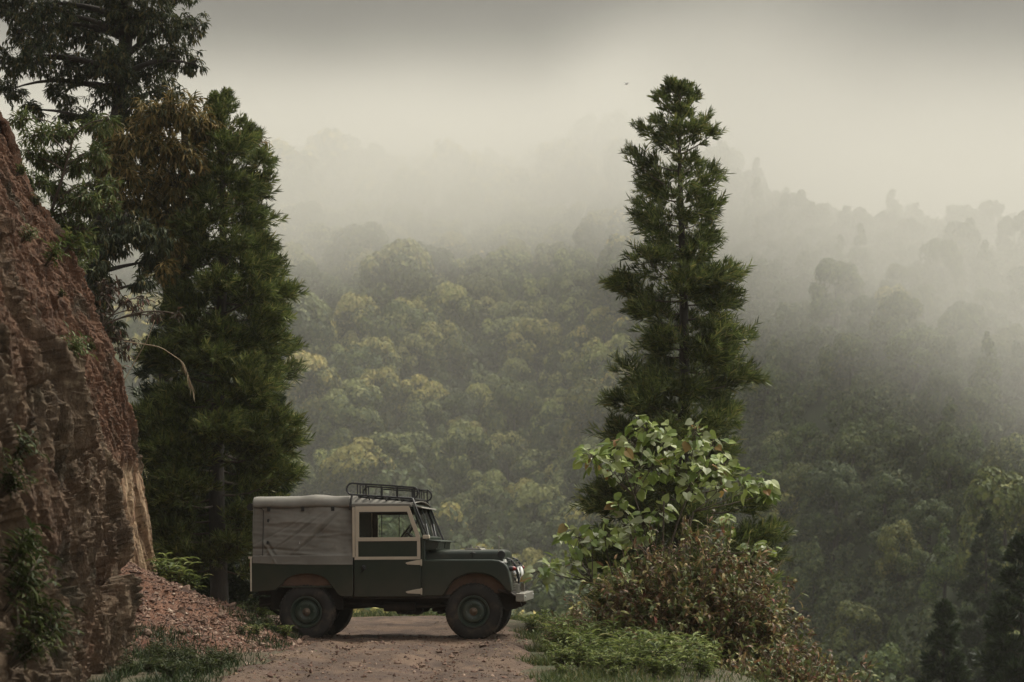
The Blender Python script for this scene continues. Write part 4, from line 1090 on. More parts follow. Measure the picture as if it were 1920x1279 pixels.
MAT['dark_leaf'] = leaf_mat('dark_leaf', [(0, (.022, .034, .016)), (.5, (.048, .062, .026)), (.85, (.085, .092, .034)), (1, (.15, .115, .04))], .25, .55, .4, .8)
MAT['gold_leaf'] = leaf_mat('gold_leaf', [(0, (.04, .052, .022)), (.3, (.09, .085, .03)), (.65, (.21, .155, .05)), (1, (.34, .24, .085))], .25, .5, .4, 1.3)
MAT['light_leaf'] = leaf_mat('light_leaf', [(0, (.05, .075, .025)), (.5, (.10, .135, .04)), (.85, (.17, .19, .06)), (1, (.13, .08, .045))], .3, .45, .4, 1.6)
MAT['red_leaf'] = leaf_mat('red_leaf', [(0, (.035, .03, .02)), (.5, (.085, .05, .035)), (.8, (.06, .075, .03)), (1, (.20, .075, .055))], .25, .5, .3, 2)
r = np.random.default_rng(77)
Y = 33.9
dk = [(355, 50, 48), (300, 40, 70), (240, 30, 70), (335, 105, 55), (280, 120, 70), (215, 105, 65), (365, 118, 26), (320, 170, 42), (265, 190, 48), (205, 175, 50), (150, 60, 70), (90, 30, 75), (30, 10, 70), (140, 125, 60), (75, 110, 60), (20, 120, 50), (25, 165, 40), (110, 175, 40), (165, 225, 40), (215, 235, 35), (60, 60, 60), (170, 5, 70), (190, 300, 34), (232, 150, 40), (175, 330, 40), (235, 215, 36), (130, 215, 34), (60, 205, 34), (195, 120, 50), (290, -40, 80), (200, -60, 90), (90, -60, 90), (0, -60, 80), (330, -20, 55)]
clump_tree('broadleaf_tree', 'tall dark-leaved tree filling the top left corner above the cliff', 'tree', [at(168, 760, Y), at(172, 560, Y), at(190, 400, Y), at(222, 220, Y), at(238, 60, Y), at(235, -120, Y)], (.20, .10),
           [C3(a + r.normal(0, 4), b_ + r.normal(0, 4), Y + r.uniform(-.9, .9), c_ * .86) for a, b_, c_ in dk], 31, MAT['dark_leaf'], 'lance', (.09, .15), .28, 98, 14, .55, .05)
dk2 = [(165, 440, 40), (175, 500, 36), (210, 460, 36), (185, 560, 38), (205, 620, 36), (265, 440, 36), (285, 490, 34), (270, 530, 24), (300, 450, 30), (240, 420, 34), (160, 380, 38), (200, 530, 26), (165, 600, 34)]
Y = 31.5
clump_tree('broadleaf_tree', 'dark tree with hanging leaf sprays between the cliff edge and the left conifer', 'tree', [at(172, 800, Y), at(175, 600, Y), at(196, 470, Y), at(240, 400, Y)], (.13, .05),
           [C3(a, b_, Y + r.uniform(-.5, .5), c_) for a, b_, c_ in dk2], 32, MAT['dark_leaf'], 'lance', (.11, .18), .28, 130, 14, .85, .04)
Y = 34.6
gd = [(290, 215, 40), (340, 210, 46), (375, 235, 40), (250, 270, 48), (300, 275, 50), (350, 290, 46), (240, 330, 44), (290, 340, 50), (335, 355, 44), (260, 390, 44), (310, 410, 44), (350, 420, 40), (215, 310, 36), (200, 350, 34), (180, 300, 30), (265, 235, 36), (465, 270, 30), (485, 290, 24), (480, 330, 28), (420, 260, 40), (400, 330, 50), (210, 260, 34), (225, 390, 36), (455, 380, 40), (330, 470, 34), (300, 500, 34)]
clump_tree('broadleaf_tree', 'tree with golden-brown drooping new leaves behind the left conifer', 'tree', [at(300, 1130, Y), at(305, 800, Y), at(320, 520, Y), at(335, 380, Y), at(350, 250, Y)], (.17, .06),
           [C3(a, b_, (32.4 if a < 385 else 35.6) + r.uniform(-.6, .5), c_ * 1.02) for a, b_, c_ in gd], 33, MAT['gold_leaf'], 'lance', (.11, .20), .24, 105, 14, .6, .045)
Y = 27.2
lg = [(70, 255, 26), (120, 250, 28), (185, 235, 22), (205, 225, 18), (90, 300, 34), (140, 310, 34), (180, 290, 26), (70, 340, 26), (115, 360, 32), (160, 370, 32), (195, 350, 26), (205, 390, 22), (120, 410, 28), (110, 440, 22), (150, 430, 26), (95, 250, 18), (55, 290, 22), (135, 480, 22), (120, 500, 18), (160, 470, 20), (40, 225, 20), (100, 425, 24)]
lgc = [C3(a, b_, Y + r.uniform(-.5, .5), c_ * 1.08) for a, b_, c_ in lg]
clump_tree('shrub', 'light green shrub with narrow leaves growing on top of the cliff', 'shrub', [at(60, 520, 27.6), at(85, 430, 27.5), at(115, 340, 27.3), at(140, 250, 27.2)], (.035, .012), lgc, 34, MAT['light_leaf'], 'lance', (.09, .16), .22, 165, 11, .25, .014, MAT['twig'])
Y = 27.8
rd = [(205, 540, 28), (230, 560, 24), (255, 580, 18), (190, 590, 26), (215, 620, 24), (225, 660, 22), (195, 560, 20), (240, 640, 18), (265, 560, 14), (290, 590, 16), (215, 690, 18), (335, 590, 12)]
clump_tree('shrub', 'thin reddish-brown leaved shrub leaning out from the cliff edge', 'shrub', [at(150, 640, Y), at(180, 620, Y), at(200, 600, Y), at(230, 570, Y)], (.03, .008), [C3(a, b_, Y + r.uniform(-.4, .4), c_) for a, b_, c_ in rd], 35, MAT['red_leaf'], 'lance', (.08, .15), .25, 85, 7, .6, .012, MAT['twig'])

# ---- big heart-leaved shrub at the right verge
MAT['heart_leaf'] = leaf_mat('heart_leaf', [(0, (.10, .15, .035)), (.3, (.20, .27, .06)), (.6, (.31, .37, .10)), (.8, (.33, .37, .19)), (.94, (.42, .45, .30)), (.975, (.30, .20, .06)), (1, (.3, .16, .07))], .28, .45, .15, 2)
Y = 23.6
r = np.random.default_rng(41)
hb = at(1235, 1150, Y); 
hs_ = [(1215, 805, 26), (1195, 835, 34), (1245, 830, 36), (1300, 812, 26), (1285, 840, 34), (1330, 840, 30), (1350, 868, 22), (1120, 858, 24), (1150, 875, 26), (1175, 880, 30), (1225, 875, 30), (1270, 880, 30), (1320, 880, 26), (1115, 850, 16), (1385, 905, 26), (1420, 905, 20), (1345, 915, 24), (1430, 925, 12), (1165, 835, 20), (1200, 900, 26), (1290, 915, 20),
       (1140, 1000, 26), (1175, 985, 24), (1210, 985, 24), (1240, 960, 18), (1070, 1005, 20), (1095, 1010, 24), (1120, 1015, 20), (1025, 1072, 20), (1050, 1060, 18), (1080, 1055, 18), (1165, 1075, 22), (1110, 1080, 20), (1190, 1005, 20), (1170, 950, 16), (1360, 980, 14), (1400, 1035, 16), (1430, 1030, 14)]
root = empty('shrub', tuple(hb)); bb, lf = NP(), NP()
forks = [at(1225, 1050, Y), at(1190, 930, Y), at(1245, 940, Y), at(1290, 930, Y), at(1300, 960, Y + .1), at(1110, 1090, Y), at(1150, 1080, Y)]
for i, f_ in enumerate(forks[:1] + forks[1:]):
    tube(bb, bez(hb, (hb + f_) / 2 + r.normal(0, .08, 3), f_, 9), np.linspace(.020, .009, 9), 6)
for a, b_, c_ in hs_:
    c = at(a + (a - 1250) * .06, b_, Y + r.uniform(-.6, .6)); d = [np.linalg.norm(c - f_) + (2 if f_[2] > c[2] - .02 else 0) for f_ in forks]; f_ = forks[int(np.argmin(d))]
    tube(bb, bez(f_, (f_ + c) / 2 + np.array([r.normal(0, .05), 0, -.02]), c, 8), np.linspace(.009, .004, 8), 5)
    n = int(11 + c_ * .52); rad = 1.15 * c_ / F * Y
    P = c + rdir(r, n) * rad * r.uniform(.35, 1, n)[:, None]
    for p_ in P: tube(bb, np.stack([c, (c + p_) / 2 + [0, 0, .02], p_]), [.004, .003, .002], 3)
    out = unit(P - c)
    D = unit(out * [1, 1, .2] + np.array([0, -.1, -.38]) + rdir(r, n) * .45)
    leaves(lf, 'heart', P, D, np.array([0, -.45, .8]) + rdir(r, n) * .65, r.uniform(.065, .17, n), r.uniform(.06, .145, n))
obj('stems', bb.mesh('stems', True, hb), MAT['twig'], root)
obj('foliage', lf.mesh('foliage', False, hb), MAT['heart_leaf'], root)
tag(root, 'tall thin-stemmed shrub with large pale heart-shaped leaves in front of the right conifer', 'shrub')

# ---- dense brown bush under it
MAT['brown_leaf'] = leaf_mat('brown_leaf', [(0, (.07, .048, .028)), (.22, (.16, .09, .045)), (.36, (.07, .095, .032)), (.62, (.14, .17, .055)), (.78, (.25, .25, .085)), (.90, (.30, .175, .085)), (.96, (.38, .34, .15)), (1, (.28, .08, .06))], .2, .5, .35, 2)
MAT['red_stem'] = surf_mat('red_stem', (.10, .055, .038), (.24, .15, .10), 9, .8, .2, .003)
def bush(name, label, cen, rad, seed, nst, per, mat, stem, leaf, lw, kind='lance', top=None, cat='bush', spread=1.0):
    r = np.random.default_rng(seed); cen = np.array(cen, float); root = empty(name, tuple(cen)); bb, lf = NP(), NP()
    for i in range(nst):
        a = r.uniform(0, 2 * math.pi); q = math.sqrt(r.uniform(0, 1)); ph = q * math.pi / 2 * 1.05
        d = np.array([math.cos(a) * math.sin(ph), math.sin(a) * math.sin(ph), math.cos(ph)])
        e = cen + d * np.array(rad) * r.uniform(.72, 1.08)
        b0 = cen + np.array([math.cos(a) * rad[0] * q * .55, math.sin(a) * rad[1] * q * .55, 0])
        mid = (b0 + e) / 2 + r.normal(0, .09, 3)
        st = bez(b0, mid, e, 7)
        tube(bb, st, np.linspace(.0055, .0018, 7), 4)
        for side in range(2):
            s0 = r.uniform(.4, .9); p_ = np.array([np.interp(s0, np.linspace(0, 1, 7), st[:, k]) for k in range(3)])
            e2 = p_ + (rdir(r, 1)[0] * [1, 1, .7] + d * .6) * r.uniform(.12, .3)
            tube(bb, np.stack([p_, (p_ + e2) / 2 + [0, 0, .03], e2]), [.004, .003, .0018], 3)
            m = per // 3
            ss = r.uniform(.2, 1, m); P = p_ + (e2 - p_) * ss[:, None]
            leaves(lf, kind, P, unit(rdir(r, m) + d * .5 + [0, 0, -.15]), np.array([0, 0, 1.]) + rdir(r, m) * .6, r.uniform(*leaf, m), lw * r.uniform(.75, 1.25, m))
        m = per - 2 * (per // 3)
        ss = 1 - .75 * r.random(m) ** 1.5
        P = np.stack([np.interp(ss, np.linspace(0, 1, 7), st[:, k]) for k in range(3)], 1) + r.normal(0, .015, (m, 3))
        leaves(lf, kind, P, unit(rdir(r, m) + d * .6), np.array([0, 0, 1.]) + rdir(r, m) * .6, r.uniform(*leaf, m), lw * r.uniform(.75, 1.25, m))
    obj('stems', bb.mesh('stems', True, cen), stem, root); obj('foliage', lf.mesh('foliage', False, cen), mat, root)
    return tag(root, label, cat)
bx_ = at(1320, 1300, 22.6)
bush('bush', 'wide reddish-brown twiggy bush in front of the right conifer', (bx_[0] - .10, 22.7, bx_[2] + .1), (1.46, 1.2, 1.95), 51, 700, 36, MAT['brown_leaf'], MAT['red_stem'], (.05, .13), .042)
bush('bush', 'low dark russet bush at the bottom right, sloping down from the wide brown bush', (at(1470, 1300, 20.6)[0], 20.6, -.62), (1.15, .9, .82), 52, 260, 22, MAT['brown_leaf'], MAT['red_stem'], (.05, .11), .036)
bush('bush', 'low brown bush at the bottom edge furthest to the right', (at(1640, 1320, 21.2)[0], 21.2, -.95), (.75, .7, .70), 53, 120, 18, MAT['brown_leaf'], MAT['red_stem'], (.05, .10), .034)
bush('bush', 'small brown-stemmed bush beside the left foot of the wide brown bush', (at(1095, 1190, 24.5)[0], 24.5, .0), (.42, .4, .62), 54, 70, 16, MAT['brown_leaf'], MAT['red_stem'], (.04, .09), .028)

# ---- green herbs along the verge, single plants
MAT['herb'] = leaf_mat('herb', [(0, (.06, .085, .025)), (.5, (.14, .18, .05)), (.85, (.23, .27, .08)), (1, (.22, .20, .08))], .35, .65, .3, 3)
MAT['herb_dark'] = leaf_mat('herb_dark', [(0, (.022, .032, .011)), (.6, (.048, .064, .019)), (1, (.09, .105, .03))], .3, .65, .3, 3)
def herb_mesh(seed, n, h, leaf, lw, kind, spread=.5, per=7):
    r = np.random.default_rng(seed); bb, lf = NP(), NP()
    for i in range(n):
        a = r.uniform(0, 6.28); l = h * r.uniform(.6, 1.1); o = np.array([math.cos(a), math.sin(a), 0]) * spread * l * r.uniform(.1, 1)
        st = bez(np.array([0, 0, 0.]) + o * .15, o * .35 + [0, 0, l * .7], o + [0, 0, l], 6)
        tube(bb, st, np.linspace(.005, .002, 6), 4)
        ss = np.linspace(.25, 1, per); P = np.stack([np.interp(ss, np.linspace(0, 1, 6), st[:, k]) for k in range(3)], 1)
        D = unit(np.stack([np.cos(np.arange(per) * 2.4 + a), np.sin(np.arange(per) * 2.4 + a), r.uniform(-.1, .7, per)], 1))
        leaves(lf, kind, P, D, np.array([0, 0, 1.]) + rdir(r, per) * .3, r.uniform(*leaf, per), lw * r.uniform(.8, 1.2, per))
    return bb.mesh('stem', True), lf.mesh('leaf_mass')
herbs = [herb_mesh(100 + k, *a) for k, a in enumerate([(12, .30, (.07, .13), .032, 'lance', .7, 9), (16, .22, (.05, .09), .03, 'diamond', .9, 9), (9, .40, (.10, .17), .036, 'lance', .6, 8), (22, .26, (.05, .08), .022, 'lance', .8, 10), (7, .34, (.14, .22), .05, 'lance', .8, 6)])]
for st, lm in herbs: st.materials.append(MAT['twig'])
hm = {}
def herb(k, x, y, z, s, rz, mat, label, group, name='weed_plant'):
    key = (k, mat)
    if key not in hm:
        m_ = herbs[k][1].copy(); m_.materials.clear(); m_.materials.append(MAT[mat]); hm[key] = m_
    e = empty(name, (x, y, z)); e.scale = (s, s, s); e.rotation_euler = (0, 0, rz)
    for nm, me_ in (('stem', herbs[k][0]), ('foliage', hm[key])):
        o = bpy.data.objects.new(nm, me_); COL.objects.link(o); o.parent = e
    return tag(e, label, 'plant', group)
r = np.random.default_rng(61)
for i in range(120):
    px_, Y = r.uniform(985, 1330), r.uniform(17.6, 23.5)
    x = (px_ - 960) / F * Y
    if x < float(road_r(Y)) + .22 or x > edge_x(Y) + 1.2: continue
    z = gz(x, Y)
    herb(int(r.integers(0, 5)), x, Y, z - .01, r.uniform(.4, 1.05), r.uniform(0, 6), 'herb', 'leafy green weed on the right verge at the foot of the brown bush', 'green weeds on the right verge')
for i in range(16):
    Y = r.uniform(24.5, 28); x = edge_x(Y) - r.uniform(-.3, .55)
    herb(int(r.integers(0, 4)), x, Y, gz(x, Y) - .01, r.uniform(.6, 1.1), r.uniform(0, 6), 'herb', 'green weed at the drop-off just ahead of the front wheel', 'weeds ahead of the vehicle')
for i in range(26):
    x = r.uniform(-6.5, -.4); Y = r.uniform(33.3, 34.4)
    herb(int(r.integers(0, 4)), x, Y, gz(x, Y) - .01, r.uniform(.4, .75), r.uniform(0, 6), 'herb', 'low weed on the far edge of the road seen under the vehicle', 'weeds along the far road edge')
for px_, py_, Y, s in ((300, 1086, 26.3, 1.15), (322, 1090, 26.1, 1.2), (345, 1096, 25.9, 1.0), (362, 1100, 25.9, .8)):
    p_ = at(px_, py_, Y); herb(4, p_[0], Y, max(p_[2] - .1, float(talus_z(p_[0], Y)[0]) - .02), s, px_, 'herb', 'broad-leaved plant at the top of the talus heap by the cliff corner', 'broad-leaved plants on the talus crest', 'leafy_plant')
for k in range(22):
    x, Y = r.uniform(-3.6, -2.75), r.uniform(23.2, 26.2)
    herb(int(r.integers(0, 4)), x, Y, float(talus_z(x, Y)[0]) - .02, r.uniform(.4, .8), r.uniform(0, 6), 'herb_dark' if k % 2 else 'herb', 'small weed on the toe of the talus heap behind the rear wheel', 'weeds on the toe of the talus heap')
for k in range(44):
    Y = r.uniform(17.4, 21.6); x = np.interp(Y, [15, 18, 20, 21.6], [-3.7, -3.85, -3.9, -4.2]) + r.uniform(.05, .95)
    herb(int(r.integers(0, 4)), x, Y, float(talus_z(x, Y)[0]) - .02, r.uniform(.35, .65), r.uniform(0, 6), 'herb_dark', 'dark green weed in the shade at the foot of the cliff', 'weeds at the foot of the cliff')
# plants rooted in the cliff face: found by picking the face vertex nearest a view direction
CVf = cliff_V[:, :330].reshape(-1, 3); CPX = 960 + F * CVf[:, 0] / CVf[:, 1]; CPY = HOR - F * (CVf[:, 2] - CAMZ) / CVf[:, 1]
def on_cliff(px_, py_):
    d = (CPX - px_) ** 2 + (CPY - py_) ** 2
    c = np.argsort(d)[:12]; return CVf[c[np.argmin(CVf[c, 1])]]
for k, (px_, py_, kk_, s, mt) in enumerate(((118, 680, 0, .95, 'light_leaf'), (128, 672, 2, .6, 'light_leaf'), (160, 660, 1, .5, 'herb_dark'), (40, 455, 0, .6, 'light_leaf'), (85, 500, 2, .8, 'light_leaf'), (120, 470, 0, 1.1, 'light_leaf'), (140, 520, 2, .7, 'light_leaf'), (8, 1080, 2, 1.0, 'herb_dark'), (22, 1120, 3, 1.2, 'herb_dark'), (5, 1150, 2, 1.1, 'herb_dark'), (30, 1040, 1, .8, 'herb_dark'), (10, 870, 0, .9, 'herb_dark'), (5, 930, 3, 1.0, 'herb_dark'), (45, 1190, 3, 1.1, 'herb_dark'), (60, 1230, 2, 1.0, 'herb_dark'), (20, 1250, 3, 1.3, 'herb_dark'), (55, 1150, 1, .8, 'herb_dark'), (110, 560, 1, .4, 'herb_dark'), (30, 330, 1, .8, 'light_leaf'), (60, 385, 0, .7, 'light_leaf'))):
    p_ = on_cliff(px_, py_)
    top_ = py_ < 800
    o = herb(kk_, p_[0], p_[1], p_[2], s, k * 1.7, mt, 'bright green plant sprouting from the upper cliff face' if top_ else 'dark green plant growing out of the lower cliff face at the left edge', 'plants on the upper cliff face' if top_ else 'plants on the lower cliff face', 'cliff_plant')
    o.rotation_euler = (0, .7, 0.3 * k % .8)
# dry arching grass stalks
for k, (pp, lab) in enumerate((([(232, 640), (300, 650), (345, 680), (362, 735)], 'dry arching grass stalk hanging in front of the left conifer'), ([(200, 780), (240, 700), (275, 640), (290, 600)], 'thin bare twig rising from the cliff edge'), ([(110, 690), (100, 640), (70, 590), (58, 575)], 'dry bent stem on the red cliff face'))):
    Y = 27.0; pts = np.array([at(a, b_, Y - (0 if k < 2 else 1.2)) for a, b_ in pp]); root = empty('dry_stalk', tuple(pts[0]))
    tt = np.linspace(0, 1, 16); pts = np.stack([np.interp(tt, np.linspace(0, 1, 4), pts[:, q]) for q in range(3)], 1); pts[1:-1] = (pts[:-2] + 2 * pts[1:-1] + pts[2:]) / 4
    nb = NP(); tube(nb, pts, np.linspace(.008, .004, 16), 5); obj('stem', nb.mesh('stem', True, pts[0]), MAT['dry_stem'], root)
    if k == 0:
        nb = NP(); rr2 = np.random.default_rng(3); n = 40; ss = rr2.uniform(.62, 1, n); P = np.stack([np.interp(ss, tt, pts[:, q]) for q in range(3)], 1)
        leaves(nb, 'needle', P, unit(np.array([.25, 0, -1]) + rdir(rr2, n) * .3), rdir(rr2, n), rr2.uniform(.08, .18, n), .012); obj('seed_head', nb.mesh('seed_head', False, pts[0]), MAT['dry_stem'], root)
    tag(root, lab, 'grass stalk')

# ---- grass: nobody could count it
MAT['grass'] = leaf_mat('grass', [(0, (.035, .055, .018)), (.5, (.075, .105, .032)), (.85, (.13, .15, .05)), (1, (.24, .19, .09))], .3, .55, .3, 2)
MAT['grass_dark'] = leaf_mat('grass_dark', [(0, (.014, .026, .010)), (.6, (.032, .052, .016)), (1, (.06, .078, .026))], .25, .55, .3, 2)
def grass(name, label, mat, pts, L, seed, w=.008):
    r = np.random.default_rng(seed); nb = NP(); n = len(pts)
    D = unit(rdir(r, n) * .55 + [0, 0, .9])
    leaves(nb, 'blade', pts, D, rdir(r, n) + [0, 0, .3], r.uniform(L[0], L[1], n), w * r.uniform(.7, 1.5, n))
    o = obj(name, nb.mesh(name), MAT[mat]); return tag(o, label, 'grass', kind='stuff')
r = np.random.default_rng(71)
n = 21000
Y = r.uniform(14, 27.5, n); x = road_r(Y) + .02 + .22 * vnoise(np.stack([Y * 1.9, Y * 0, Y * 0], 1), 6) + r.gamma(1.6, .42, n) * 1.0
ok = (x < edge_x(Y) + 1.5) & (vnoise(np.stack([x * 2.2, Y * 2.2, 0 * x], 1), 3) > -.12); x, Y = x[ok], Y[ok]
grass('verge_grass', 'short green grass on the right verge of the road', 'grass', np.stack([x, Y, ground_h(x, Y) - .01], 1), (.05, .16), 72)
n = 14000
x = r.uniform(-12, 1.2, n); Y = 33.2 + r.gamma(2, .35, n)
grass('far_edge_grass', 'yellowish grass along the far edge of the road behind the vehicle', 'grass', np.stack([x, Y, ground_h(x, Y) - .01], 1), (.05, .16), 73, .012)
n = 10000
Y = r.uniform(13, 22.6, n); x = np.interp(Y, [10, 15, 18, 20, 21.6, 23], [-3.3, -3.7, -3.85, -3.9, -4.4, -4.6]) + r.gamma(2, .25, n)
ok = (x < road_l(Y) + .1 - .35 * sstep(20.5, 22, Y)) & (vnoise(np.stack([x * 2.6, Y * 2.6, 0 * x], 1), 5) > -.2); x, Y = x[ok], Y[ok]
grass('cliff_foot_grass', 'dark grass growing in the shade at the foot of the cliff', 'grass_dark', np.stack([x, Y, np.maximum(ground_h(x, Y), talus_z(x, Y)) - .01], 1), (.06, .17), 74)
n = 5200
x, Y = r.normal(-3.1, .30, n), r.normal(24.6, .8, n)
ok = (vnoise(np.stack([x * 2.5, Y * 2.5, 0 * x], 1), 8) > -.1) & (x < -2.75); x, Y = x[ok], Y[ok]
grass('talus_grass', 'tufts of grass on the lower edge of the talus heap', 'grass_dark', np.stack([x, Y, talus_z(x, Y) - .01], 1), (.05, .14), 75)
n = 6000
x, Y = r.uniform(-5.2, -2.9, n), r.uniform(27.2, 33.4, n)
ok = (vnoise(np.stack([x * 1.5, Y * 1.5, 0 * x], 1), 8) > .1) & (Y < 29); x, Y = x[ok], Y[ok]
grass('bend_grass', 'grass tufts on the inside of the bend behind the rear of the vehicle', 'grass', np.stack([x, Y, ground_h(x, Y) - .01], 1), (.06, .18), 76)

r = np.random.default_rng(81); n = 900
Y = r.uniform(16, 33, n); e_ = r.random(n) < .5
x = np.where(e_, road_r(Y) - r.gamma(1.3, .35, n), road_l(Y) + r.gamma(1.3, .4, n)); ok = (x > -5) & (Y < 32.8); x, Y = x[ok], Y[ok]; n = len(x)
nb = NP(); leaves(nb, 'lance', np.stack([x, Y, road_z(x, Y) + .012], 1), unit(rdir(r, n) * [1, 1, .15]), np.array([0, 0, 1.]) + rdir(r, n) * .35, r.uniform(.03, .08, n), r.uniform(.012, .03, n))
MAT['litter'] = leaf_mat('litter', [(0, (.06, .04, .025)), (.5, (.14, .09, .05)), (.85, (.22, .16, .09)), (1, (.09, .11, .04))], .1, .7, .2, 2)
tag(obj('leaf_litter', nb.mesh('leaf_litter'), MAT['litter']), 'dry fallen leaves scattered along the edges of the dirt road', 'leaf litter', kind='stuff')
# ------------------------------------------------------------------ the forested hillside across the valley
MAT['hill_leaf'] = leaf_mat('hill_leaf', [(0, (.038, .060, .020)), (.5, (.078, .108, .034)), (.85, (.125, .155, .048)), (1, (.18, .185, .065))], .15, .6, .25, .12, objvar=1)
MAT['lit_top_bloom'] = leaf_mat('lit_top_bloom', [(0, (.16, .185, .06)), (.5, (.27, .285, .11)), (1, (.42, .40, .19))], .15, .6, .3, .1, objvar=1)  # pale new-leaf colour, with light on the crown tops put into it
MAT['hill_mass'] = leaf_mat('hill_mass', [(0, (.038, .060, .020)), (.5, (.078, .108, .034)), (.85, (.12, .15, .048)), (1, (.17, .175, .065))], .15, .6, .6, .05)
def crown(seed, R, nleaf, size, kind, lit_top_bloom=0.):
    """leaf clumps spread over knobs on a rounded crown; returns arrays"""
    r = np.random.default_rng(seed); nb = NP()
    nk = 34 if kind != 'cone' else 34
    if kind == 'round':
        d = rdir(r, nk * 3); d = d[d[:, 2] > -.6][:nk]; c = d * R * np.array([.72, .72, .88]) * r.uniform(.82, 1.05, (len(d), 1)); c[:, 2] += R * .9; kr = R * r.uniform(.20, .34, len(d))
    elif kind == 'flat':
        d = rdir(r, nk * 3); d = d[d[:, 2] > -.5][:nk]; c = d * R * np.array([.85, .85, .52]) * r.uniform(.7, 1.05, (len(d), 1)); c[:, 2] += R * .75; kr = R * r.uniform(.18, .34, len(d))
    else:
        t_ = r.random(nk); a = r.uniform(0, 6.28, nk); q = (1 - t_) * R * .55; c = np.stack([q * np.cos(a), q * np.sin(a), .3 * R + t_ * R * 2.3], 1); kr = R * (.12 + .28 * (1 - t_)); d = c
    w = kr ** 2 / (kr ** 2).sum()
    k = r.choice(len(c), nleaf, p=w)
    n_ = unit(rdir(r, nleaf) + .55 * unit(c[k] - np.array([0, 0, .7 * R])))
    P = c[k] + n_ * (kr[k] * r.uniform(.75, 1.08, nleaf))[:, None]
    D = unit(np.cross(n_, rdir(r, nleaf)) + n_ * .1)
    leaves(nb, 'diamond', P - D * size * .5, D, n_ + rdir(r, nleaf) * .22, r.uniform(.7, 1.4, nleaf) * size, r.uniform(.6, 1.1, nleaf) * size)
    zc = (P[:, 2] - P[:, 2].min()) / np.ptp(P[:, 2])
    nb.bl = np.repeat((n_[:, 2] > -.1) & (r.random(nleaf) < lit_top_bloom * sstep(.42, .92, zc + .25 * vnoise(c[k] * 2.3, seed))), 2)      # pale new leaves at the outer top, which also paint in the top light
    tr_ = NP(); tube(tr_, np.array([[0, 0, -.6 * R], [.04 * R, 0, .4 * R], [0, .05 * R, 1.1 * R]]), [.09 * R, .07 * R, .03 * R], 6)
    return nb, tr_
r = np.random.default_rng(91)
# positions: jittered rows over everything the camera or a step aside can see
cand = []
Yd = 104.0
while Yd < 640:
    sp = np.interp(Yd, [104, 160, 220, 420, 640], [4.0, 4.8, 6.0, 7.4, 9.5])
    half = .30 * Yd + 6
    for x in np.arange(-half, half, sp):
        cand.append((x + r.uniform(-.55, .55) * sp, Yd + r.uniform(-.5, .5) * sp))
    Yd += sp * .86
cand = np.array(cand)
z = ground_h(cand[:, 0], cand[:, 1])
px_ = 960 + F * cand[:, 0] / cand[:, 1]; py_ = HOR - F * (z + 4 - CAMZ) / cand[:, 1]
# the house stands free of trees in front of it
HX_, HY_ = (1872 - 960) / F * 226, 226.0
free = ~((np.abs(cand[:, 0] - HX_) < 5.5) & (cand[:, 1] > HY_ - 9) & (cand[:, 1] < HY_ + 6))
cand, z, px_, py_ = cand[free], z[free], px_[free], py_[free]
size = np.interp(cand[:, 1], [110, 200, 330, 600], [2.5, 3.0, 3.8, 4.6]) * np.exp(r.normal(0, .20, len(cand)))
size = np.where(px_ < 1180, size * 1.16, size)
size = np.where((px_ > 1350) & (cand[:, 1] < 260), size * .76, size)
size = np.where((px_ > 1350) & (cand[:, 1] > 200), size * .8, size)
kindv = r.random(len(cand))
kinds = np.where(px_ < 1180, np.where(kindv < .86, 0, np.where(kindv < .96, 1, 2)), np.where(kindv < .62, 0, np.where(kindv < .84, 1, 2)))
kinds = np.where((cand[:, 1] > 330) & (kinds == 2), 0, kinds)
kn = ['round', 'flat', 'cone']
inview = (px_ > 520) & (px_ < 1920) & (py_ > 440) & (py_ < 1330)
# hidden ones: behind the two near conifers, or the near shrubs
hid = ((px_ > 1160) & (px_ < 1390)) | ((py_ > 1000) & (px_ < 1470) & ~((px_ > 985) & (px_ < 1080)))
order = np.argsort(np.where(inview & ~hid, cand[:, 1] / size, 1e9))
single = order[:298]
var = []
for kd in range(3):
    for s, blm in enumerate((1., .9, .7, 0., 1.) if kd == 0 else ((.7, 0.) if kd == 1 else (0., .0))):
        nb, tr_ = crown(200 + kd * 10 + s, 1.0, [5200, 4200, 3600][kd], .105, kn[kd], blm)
        cm = nb.mesh('crown'); cm.materials.append(MAT['hill_leaf']); cm.materials.append(MAT['lit_top_bloom']); cm.polygons.foreach_set('material_index', nb.bl.astype(np.int32))
        tm = tr_.mesh('trunk', True); tm.materials.append(MAT['bark'])
        var.append((kd, cm, tm))
names = {0: 'round-crowned', 1: 'flat-topped', 2: 'pointed'}
issingle = np.zeros(len(cand), bool); issingle[single] = True
for i in single:
    opts = [v_ for v_ in var if v_[0] == kinds[i]]
    if px_[i] > 1250 and kinds[i] == 0: opts = opts[2:4] + opts[3:4] * 2
    if px_[i] > 1250 and kinds[i] == 1: opts = opts[1:]
    kd, cm, tm = opts[int(r.integers(len(opts)))]
    e = empty('forest_tree', (cand[i, 0], cand[i, 1], z[i] + .35 * size[i])); s = size[i]
    e.scale = (s, s, s * r.uniform(.95, 1.25)); e.rotation_euler = (0, 0, r.uniform(0, 6.28))
    for nm, me_ in (('crown', cm), ('trunk', tm)):
        o = bpy.data.objects.new(nm, me_); COL.objects.link(o); o.parent = e
    zone = 'between the two tall conifers' if px_[i] < 1270 else 'right of the brown bush'
    band = 'low' if py_[i] > 860 else ('halfway up' if py_[i] > 660 else 'high up in mist')
    tag(e, f'{names[kd]} forest tree {band} on the far hillside, {zone}', 'tree', f'{names[kd]} trees {band}, {zone}')
